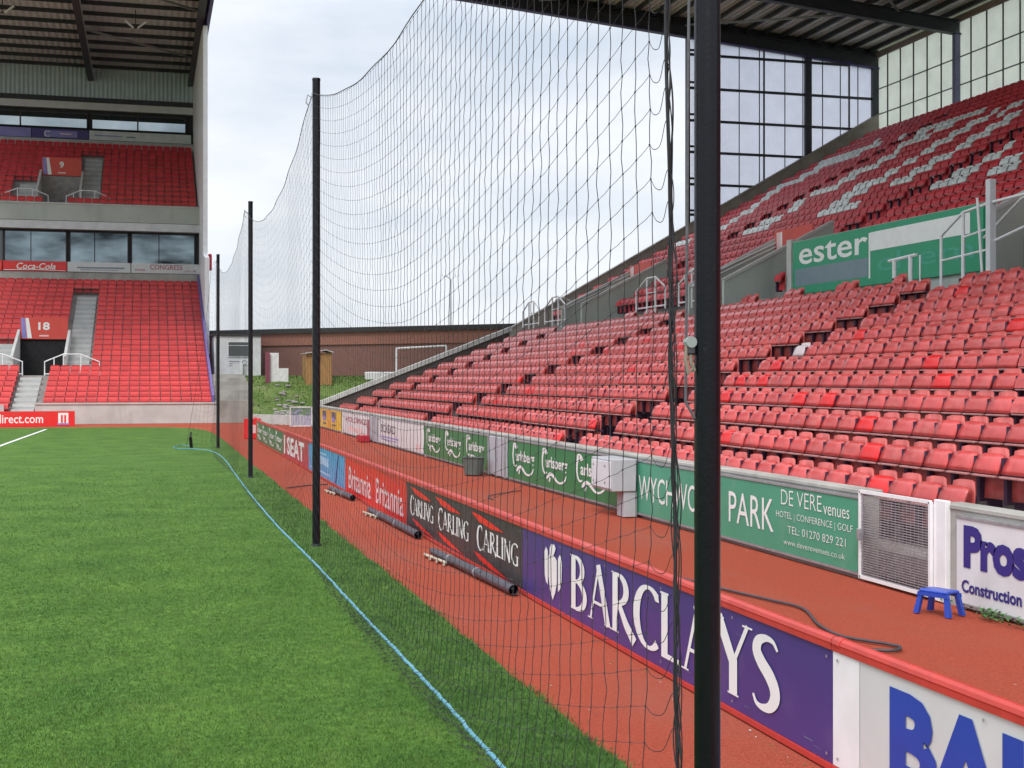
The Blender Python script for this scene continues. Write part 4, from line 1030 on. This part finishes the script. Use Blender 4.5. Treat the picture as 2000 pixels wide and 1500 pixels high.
# ------------------------------------------------------------------ net, poles, rope
XP = 2.06
PY = [4.71, 17.0, 29.15, 41.8]
for i, y in enumerate(PY):
    labs = ['nearest and tallest black net pole, cutting through the purple board','second black net pole standing on the grass beside the sky blue board','third black net pole along the pitch edge','farthest black net pole near the corner']
    g = empty('net_pole', labs[i], 'pole', 'black net poles along the pitch edge', (XP+(.06 if i == 2 else 0), y, 0))
    mb = MB(); mb.tube([(0,0,-.1),(0,0,5.95)], .050, 'black', 28, cap=False); mb.build('shaft', g, smooth=True)
    mb = MB(); mb.tube([(0,0,0),(0,0,.055)], [.066,.062], 'steel', 20); mb.build('ground_socket', g)
    mb = MB(); mb.tube([(0,0,5.95),(0,0,5.975)], [.055,.05], 'black', 20); mb.build('top_cap', g)
    mb = MB(); mb.tube([(-.05,0,5.72),(-.11,0,5.76),(-.13,0,5.66),(-.09,0,5.62)], .008, 'galv', 6); mb.build('net_hook', g)
    if i == 0:
        mb = MB(); mb.bbox(-.085,-.05,-.012,.02,2.24,2.30,'hose',.008); mb.tube([(-.07,-.015,2.29),(-.07,.02,2.29)], .022, 'boxdk', 12)
        mb.tube([(-.085,0,2.28),(-.09,0,2.22),(-.078,0,2.17),(-.06,0,2.19)], .007, mat('grubby_cord',(.22,.19,.15),.9), 6); mb.tube([(-.07,.0,2.27),(-.068,0,2.21),(-.052,0,2.18)], .008, mat('grubby_cord',(.22,.19,.15),.9), 6)
        mb.build('rope_cleat', g)
        mb = MB(); mb.tube([(-.052,.0,2.0),(-.085,.01,2.06),(-.056,.0,5.9)], .006, 'cordg', 6); mb.build('halyard', g)
# net surface: top edge hangs in curves between the poles; lower part is pinned out to the blue rope
Y0N, Y1N = 5.16, 42.1
CELL = .15
def ztop(y):
    for a, b in zip(PY, PY[1:]):
        if a <= y <= b:
            s_ = (y-a)/(b-a); return 5.80-.80*(1-(2*s_-1)**2)-.02
    return 5.7
def sway(y, l_):
    return .035*math.sin(y*.55+1)
NC = int((Y1N-Y0N)/CELL); NR = 40
def npt(c, r):
    y = Y0N+c*CELL; L_ = r*CELL
    zt = ztop(y); frac = L_/5.9
    near_p = min(abs(y-p) for p in PY)
    # inner strands sag a little more than the head rope
    sag2 = .35*math.sin(math.pi*min(1,frac*1.0))*(min(near_p/6.1,1)**.6-1)*-1
    z = zt-L_*.985-.0
    z -= -.25*frac*(1-min(near_p/6.1,1))
    x = XP-.055-.02*frac
    hang = sway(y, L_)*math.sin(math.pi*min(frac,1))*.8*min(1,near_p)
    x += hang
    if frac > .55: x -= .14*((frac-.55)/.45)**2; 
    y2 = y+.015*math.sin(r*.8+c*.5)*frac+.07*math.sin(r*.5+c*.08)*max(0,frac-.6)*2
    if y < 6.2 : y2 += (.0) 
    y2 += (frac-.3)*-.25*max(0,1-(y-Y0N)/1.2)
    if z < .045:
        ex = .045-z; z = .035+.012*random.random(); x = 1.84-ex*.16+random.uniform(-.03,.03)
        x = max(x, 1.62)
    return Vector((x+random.gauss(0,.0015), y2+random.gauss(0,.002), z+random.gauss(0,.0012)))
G = [[npt(c, r) for r in range(NR)] for c in range(NC+1)]
net = MB()
def cordseg(p, q, r_):
    d = (q-p)
    if d.length < 1e-6: return
    d.normalize(); a = d.cross(Vector((.37,.61,.7))).normalized(); b = a.cross(d)
    vs = []
    for o_ in (p, q):
        for k in range(3):
            t = k*2.0944; vs.append(o_+(a*math.cos(t)+b*math.sin(t))*r_)
    net.add(vs, [(0,1,4,3),(1,2,5,4),(2,0,3,5)], 'cord' )
for c in range(NC+1):
    for r in range(NR):
        p = G[c][r]; near_ = c*CELL+Y0N
        rad = .0022 if near_ < 12 else .0016 if near_ < 20 else .0012; hr = rad*(.62 if near_ < 20 else .8)
        if r+1 < NR:
            q = G[c][r+1]
            if near_ < 14:
                m_ = (p+q)/2+Vector((random.gauss(0,.003), random.gauss(0,.006), 0)); cordseg(p, m_, rad); cordseg(m_, q, rad)
            else: cordseg(p, q, rad)
        if c < NC:
            q = G[c+1][r]
            if near_ < 14:
                m_ = (p+q)/2+Vector((0,0,-.003+random.gauss(0,.0015))); cordseg(p, m_, hr); cordseg(m_, q, hr)
            else: cordseg(p, q, hr)
        if near_ < 18:
            k = .0052
            net.add([p+Vector(v)*k for v in ((1,0,0),(-1,0,0),(0,1,0),(0,-1,0),(0,0,1.2),(0,0,-1.2))], [(0,2,4),(2,1,4),(1,3,4),(3,0,4),(2,0,5),(1,2,5),(3,1,5),(0,3,5)], 'cord')
ng = empty('ball_net', 'tall black ball net sagging between the poles along the pitch', 'net')
# side panel pulled in to the ground anchor past the last pole
for r in range(0, NR, 1):
    z = max(.05, 5.6-r*CELL*.97); f_ = 1-(z/5.6)
    w_ = .15+.75*f_**1.3
    pts = [Vector((XP-.05-w_*t, 41.95+.35*t*f_, max(.04, z-.12*math.sin(math.pi*t)))) for t in (0,.25,.5,.75,1)]
    for a, b in zip(pts, pts[1:]): cordseg(a, b, .0016)
for t in (.17,.34,.5,.67,.84,1.0):
    prev = None
    for r in range(0, NR, 2):
        z = max(.05, 5.6-r*CELL*.97); f_ = 1-(z/5.6); w_ = .15+.75*f_**1.3
        q = Vector((XP-.05-w_*t, 41.95+.35*t*f_, z))
        if prev is not None: cordseg(prev, q, .002 if t < 1 else .006)
        prev = q
net.build('mesh', ng)
mb = MB(); mb.tube([(XP-.055+.01*math.sin(k), Y0N+k*.3, ztop(Y0N+k*.3)+.012) for k in range(int((Y1N-Y0N)/.3)+1)], .0048, 'cord', 6); mb.build('head_rope', ng)
# gathered near edge of the net
mb = MB()
def eg(z): return (XP-.05+.004*math.sin(z*5), 4.86+.23*(z/5.0)*.85, z)
mb.tube([eg(.05+k*.1) for k in range(58)], .0075, 'cord', 6)
for s_ in range(5):
    ph = s_*1.3
    pts = []
    for k in range(115):
        z = .05+k*.05; e_ = eg(z); o_ = .018*math.sin(z*(5+s_*1.7)+ph)+.010*math.sin(z*13+ph)
        pts.append((e_[0]+.012*math.cos(z*6+ph), e_[1]-.018+o_, z))
    mb.tube(pts, .0028, 'cord', 4)
for r_ in range(NR):
    p = G[0][r_]
    if p.z < .1: continue
    e_ = Vector(eg(min(5.7, p.z+.03+random.uniform(-.02,.05)))); d_ = e_-p
    mb.tube(spline([p, p+d_*.25+Vector((0,0,-.045)), p+d_*.6+Vector((0,0,-.06)), p+d_*.85+Vector((0,0,.0)), e_], 4), .0017, 'cord', 4)
    if random.random() < .5: mb.tube(spline([e_, e_+Vector((0,-.035,-.05)), e_+Vector((0,-.045,-.13)), e_+Vector((0,-.01,-.22))], 4), .0022, 'cord', 4)
mb.build('gathered_edge', ng)
# blue rope
rp = [(1.83,3.5,.03),(1.85,5.2,.03),(1.86,7.12,.03),(1.87,8.99,.03),(1.85,12.09,.03),(1.84,15.36,.03),(1.79,19.49,.03),(1.80,24.5,.03),(1.86,29.99,.03),(1.92,34.5,.03),(1.90,38.0,.03),(1.72,40.3,.03),(1.3,41.4,.03),(.9,41.6,.03),(.75,42.6,.03),(1.0,43.8,.03),(1.25,43.2,.03),(1.3,42.3,.03)]
P = spline(rp, 30); mb = MB()
P = [p+Vector((random.gauss(0,.003),0,random.random()*.004)) for p in P]
mb.tube(P, .013, 'rope', 8); mb.build('foot_rope', ng, smooth=True)
mb = MB()
for ph in (0, math.pi):
    pts = []
    for i_, p in enumerate(P[:360]):
        for s_ in range(3):
            t = (i_*3+s_)*1.15+ph; q = P[min(i_+1,len(P)-1)]; pp = p.lerp(q, s_/3)
            pts.append(pp+Vector((math.cos(t)*.0115, 0, math.sin(t)*.0115)))
    mb.tube(pts, .0045, mat('pale_rope_strand',(.12,.33,.44),.8,.35,40,col2=(.26,.50,.58)), 5)
mb.build('rope_strand', ng)
mb = MB(); mb.tube([(1.28,42.3,0),(1.25,42.3,.35)], .05, 'black', 8); mb.tube([(1.25,42.3,.35),(1.27,42.35,.5)], .03, 'cord', 6)
tag(mb.build('ground_anchor'), 'small black anchor peg tying the net end to the grass', 'anchor')
# ------------------------------------------------------------------ beyond the corner
# grass bank and path
mb = MB()
nx, ny = 24, 18; vs = []; fs = []
def bz(x, y):
    s_ = max(0, min(1, (y-63.5)/8.5)); return 2.3*s_*s_*(3-2*s_)
for j in range(ny+1):
    for i in range(nx+1):
        x = 4.9+i*.9; y = 62.0+j*1.7; vs.append((x, y, bz(x,y)*(.98+.04*random.random())-.03+.05*random.random()*(1 if 3<j<9 else 0)))
for j in range(ny):
    for i in range(nx): fs.append((j*(nx+1)+i, j*(nx+1)+i+1, (j+1)*(nx+1)+i+1, (j+1)*(nx+1)+i))
mb.add(vs, fs, 'bank'); tag(mb.build('grass_bank', smooth=True), kind='structure')
mb = MB()
for k in range(15000):
    x = random.uniform(4.95,24); y = random.uniform(63,76); z = bz(x,y); a = random.uniform(0,3.14); h = random.uniform(.015,.06); q = random.uniform(.02,.06)
    mb.add([(x-q*math.cos(a),y-q*math.sin(a),z-.03),(x+q*math.cos(a),y+q*math.sin(a),z-.03),(x+random.gauss(0,.05),y+random.gauss(0,.05),z+h)], [(0,1,2)], random.choice(['blade','bank','bank']))
tag(mb.build('bank_tufts'), 'rough green tufts growing over the sloping bank', 'grass', kind='stuff')
mb = MB()
for k in range(12):
    y = 67.0+.62*k; mb.box(3.16, 5.0-.02*k, y, y+.7, -.02, bz(4,y+.35)+.10, 'concrete')
tag(mb.build('stepped_path'), kind='structure')
mb = MB(); mb.beam((4.9,65.2,.22),(7.35,61.3,.22), .22, .46, 'concrete_lt')
tag(mb.build('kerb_wall'), 'low pale concrete wall at the foot of the grass bank', 'wall')
# small mesh gate by the far corner
mb = MB()
for a, b in (((6.14,60.3,.0),(6.14,60.3,.9)),((7.1,60.3,0),(7.1,60.3,.9)),((6.14,60.3,.88),(7.1,60.3,.88)),((6.14,60.3,.03),(7.1,60.3,.03))): mb.beam(a, b, .05, .05, 'white')
for k in range(14): mb.box(6.14+k*.07, 6.16+k*.07, 60.29, 60.31, 0, .88, 'lilac')
tag(mb.build('corner_gate'), 'small white barred gate at the far corner of the wall', 'gate')
# brick building at an angle
g = empty('brick_building', 'long low brown brick building with a dark flat roof beyond the corner', 'building')
A = Vector((3.4,80.4,0)); B = Vector((26,58.2,0)); B = A+(B-A)*1.0
d = (B-A).normalized(); nrm = Vector((-d.y, d.x, 0)); nrm = -nrm if nrm.y < 0 else nrm
def wallq(name, z0, z1, off, m, back=8, ext=0):
    mb = MB(); a = A-d*ext-nrm*off; b = B+d*ext-nrm*off; c = b+nrm*back; e_ = a+nrm*back
    mb.add([(p.x,p.y,z) for z in (z0,z1) for p in (a,b,c,e_)], [(0,1,5,4),(1,2,6,5),(2,3,7,6),(3,0,4,7),(4,5,6,7),(0,3,2,1)], m); return mb.build(name, g)
wallq('wall', -.1, 4.05, 0, 'brick'); wallq('brick_band', 4.05, 4.72, .12, 'brickt'); wallq('roof', 4.72, 4.98, .35, 'darkroof', 9, .3)
mb = MB()
for t, zz in ((9.5,3.3),(14.5,3.6),(19,3.2)):
    p = A+d*t-nrm*.06; 
    mb.add([(p.x,p.y,2.2),(p.x+d.x*1.6,p.y+d.y*1.6,2.2),(p.x+d.x*1.6,p.y+d.y*1.6,zz),(p.x,p.y,zz)], [(0,1,2,3)], mat('dull_green_ivy',(.03,.05,.03),.9)) if False else None
# portacabin
g2 = empty('site_cabin', 'off-white cabin with one window at the top of the stepped path', 'cabin')
mb = MB(); mb.bbox(3.45, 5.95, 74.0, 77.0, 2.15, 4.5, 'whited', .03); mb.build('body', g2)
mb = MB(); mb.box(3.3, 6.0, 73.9, 77.2, 4.5, 4.6, 'darkroof'); mb.build('roof', g2)
mb = MB(); mb.box(4.15, 5.3, 73.93, 73.99, 3.35, 4.2, 'white'); mb.build('window_frame', g2)
mb = MB(); mb.box(4.2, 5.25, 73.90, 73.93, 3.4, 4.15, 'glass'); mb.box(4.2, 5.25, 73.87, 73.90, 3.95, 3.98, 'whited'); mb.build('pane', g2)
mb, fc = board_y(4.2, 5.25, 73.95, 2.9, 3.2, 'whited', th=.04); fc.ribbon(arc(0,0,.5,.5,0,360,.14,.14), 'inkd', 1, .22, .22, .85, 3.04); fc.rect(.05,3.08,.6,3.12,'inkd'); fc.rect(.05,2.98,.6,3.02,'inkd'); mb.build('notice', g2)
mb = MB()
for x in (3.6, 5.3): mb.box(x, x+.45, 74.0, 74.5, 1.7, 2.15, 'darkroof')
mb.box(4.4, 4.95, 73.7, 74.0, 1.7, 3.0, 'whited') ; mb.build('cabin_base', g2)
# red and white info panels
mb = MB(); mb.box(5.85, 6.08, 69.9, 70.0, 1.5, 3.55, mat('maroon_panel',(.22,.05,.08),.6))
tag(mb.build('post_panel'), 'narrow maroon upright panel on the grass bank', 'panel')
mb = MB(); mb.bbox(6.1, 6.55, 70.1, 70.2, 1.8, 3.5, 'white', .01); mb.bbox(6.55, 7.05, 70.1, 70.2, 1.8, 2.7, 'white', .01)
tag(mb.build('stepped_panel'), 'white L-shaped panel on the bank beside the maroon one', 'panel')
# timber shed
g = empty('timber_shed', 'orange timber shed with a pale roof before the brick building', 'shed')
mb = MB(); mb.box(7.9, 9.25, 69.6, 71.4, 1.75, 3.5, 'wood'); mb.build('wall', g)
mb = MB(); mb.prism([(7.85,3.5),(8.9,3.68),(9.3,3.56),(9.3,3.52),(8.9,3.64),(7.85,3.46)], 1, 69.4, 71.5, 'whited'); mb.build('roof', g)
# small training goal
g = empty('goal_frame', 'small white goal frame against the brick building', 'goal')
for nm, pts in (('goal_post',[(12.3,67.6,2.2),(12.3,67.6,3.72)]),('goal_post',[(14.7,66.6,2.2),(14.7,66.6,3.85)]),('crossbar',[(12.3,67.6,3.72),(14.7,66.6,3.85)])):
    mb = MB(); mb.tube(pts, .05, 'white', 6); mb.build(nm, g)
mb = MB(); mb.bbox(10.6, 12.3, 66.5, 67.3, 2.1, 2.5, 'white', .03); tag(mb.build('storage_chest'), 'white chest on the bank just above the sloping coping', 'chest')
# rubble on the bank
mb = MB()
for k in range(80):
    x = random.gauss(6.7,.35); y = random.gauss(66.2,1.3); s_ = random.uniform(.03,.15); z = bz(x,y)
    mb.bbox(x-s_, x+s_, y-s_*.7, y+s_*.7, z-.02, z+s_*.7, random.choice(['concrete','concrete_dk','concrete_dk']), s_*.25)
tag(mb.build('rubble'), 'loose grey stones strewn down the grass bank', 'rubble', kind='stuff')
# street lamp
g = empty('street_lamp', 'tall twin-headed lamp standing beyond the brick building', 'lamp', loc=(24.65,110,0))
mb = MB(); mb.tube([(0,0,0),(0,0,10.6)], [.14,.08], 'galv', 8); mb.build('pole', g)
mb = MB(); mb.tube([(-.55,0,10.95),(0,0,10.6),(.55,0,10.95)], .05, 'galv', 6); mb.build('arm', g)
for sx in (-1,1):
    mb = MB(); mb.tube([(sx*.55,0,10.85),(sx*.55,0,11.1)], [.22,.12], 'galv', 10); mb.build('lamp_head', g)
# weeds at the foot of the wall
mb = MB()
for k in range(260):
    x = 7.3-abs(random.gauss(0,.06)); y = random.choice([random.gauss(9.9,.22), random.gauss(10.35,.1), random.uniform(8,11)]); a = random.uniform(0,6.28); l_ = random.uniform(.02,.06); z = random.uniform(.0,.07)
    mb.add([(x,y,z),(x+l_*math.cos(a),y+l_*math.sin(a),z+l_*.5),(x+l_*.8*math.cos(a+.7),y+l_*.8*math.sin(a+.7),z+l_*.35)], [(0,1,2)], 'weeds')
tag(mb.build('weeds'), 'small green weeds at the foot of the wall by the stool', 'weeds', kind='stuff')
bpy.context.view_layer.update()
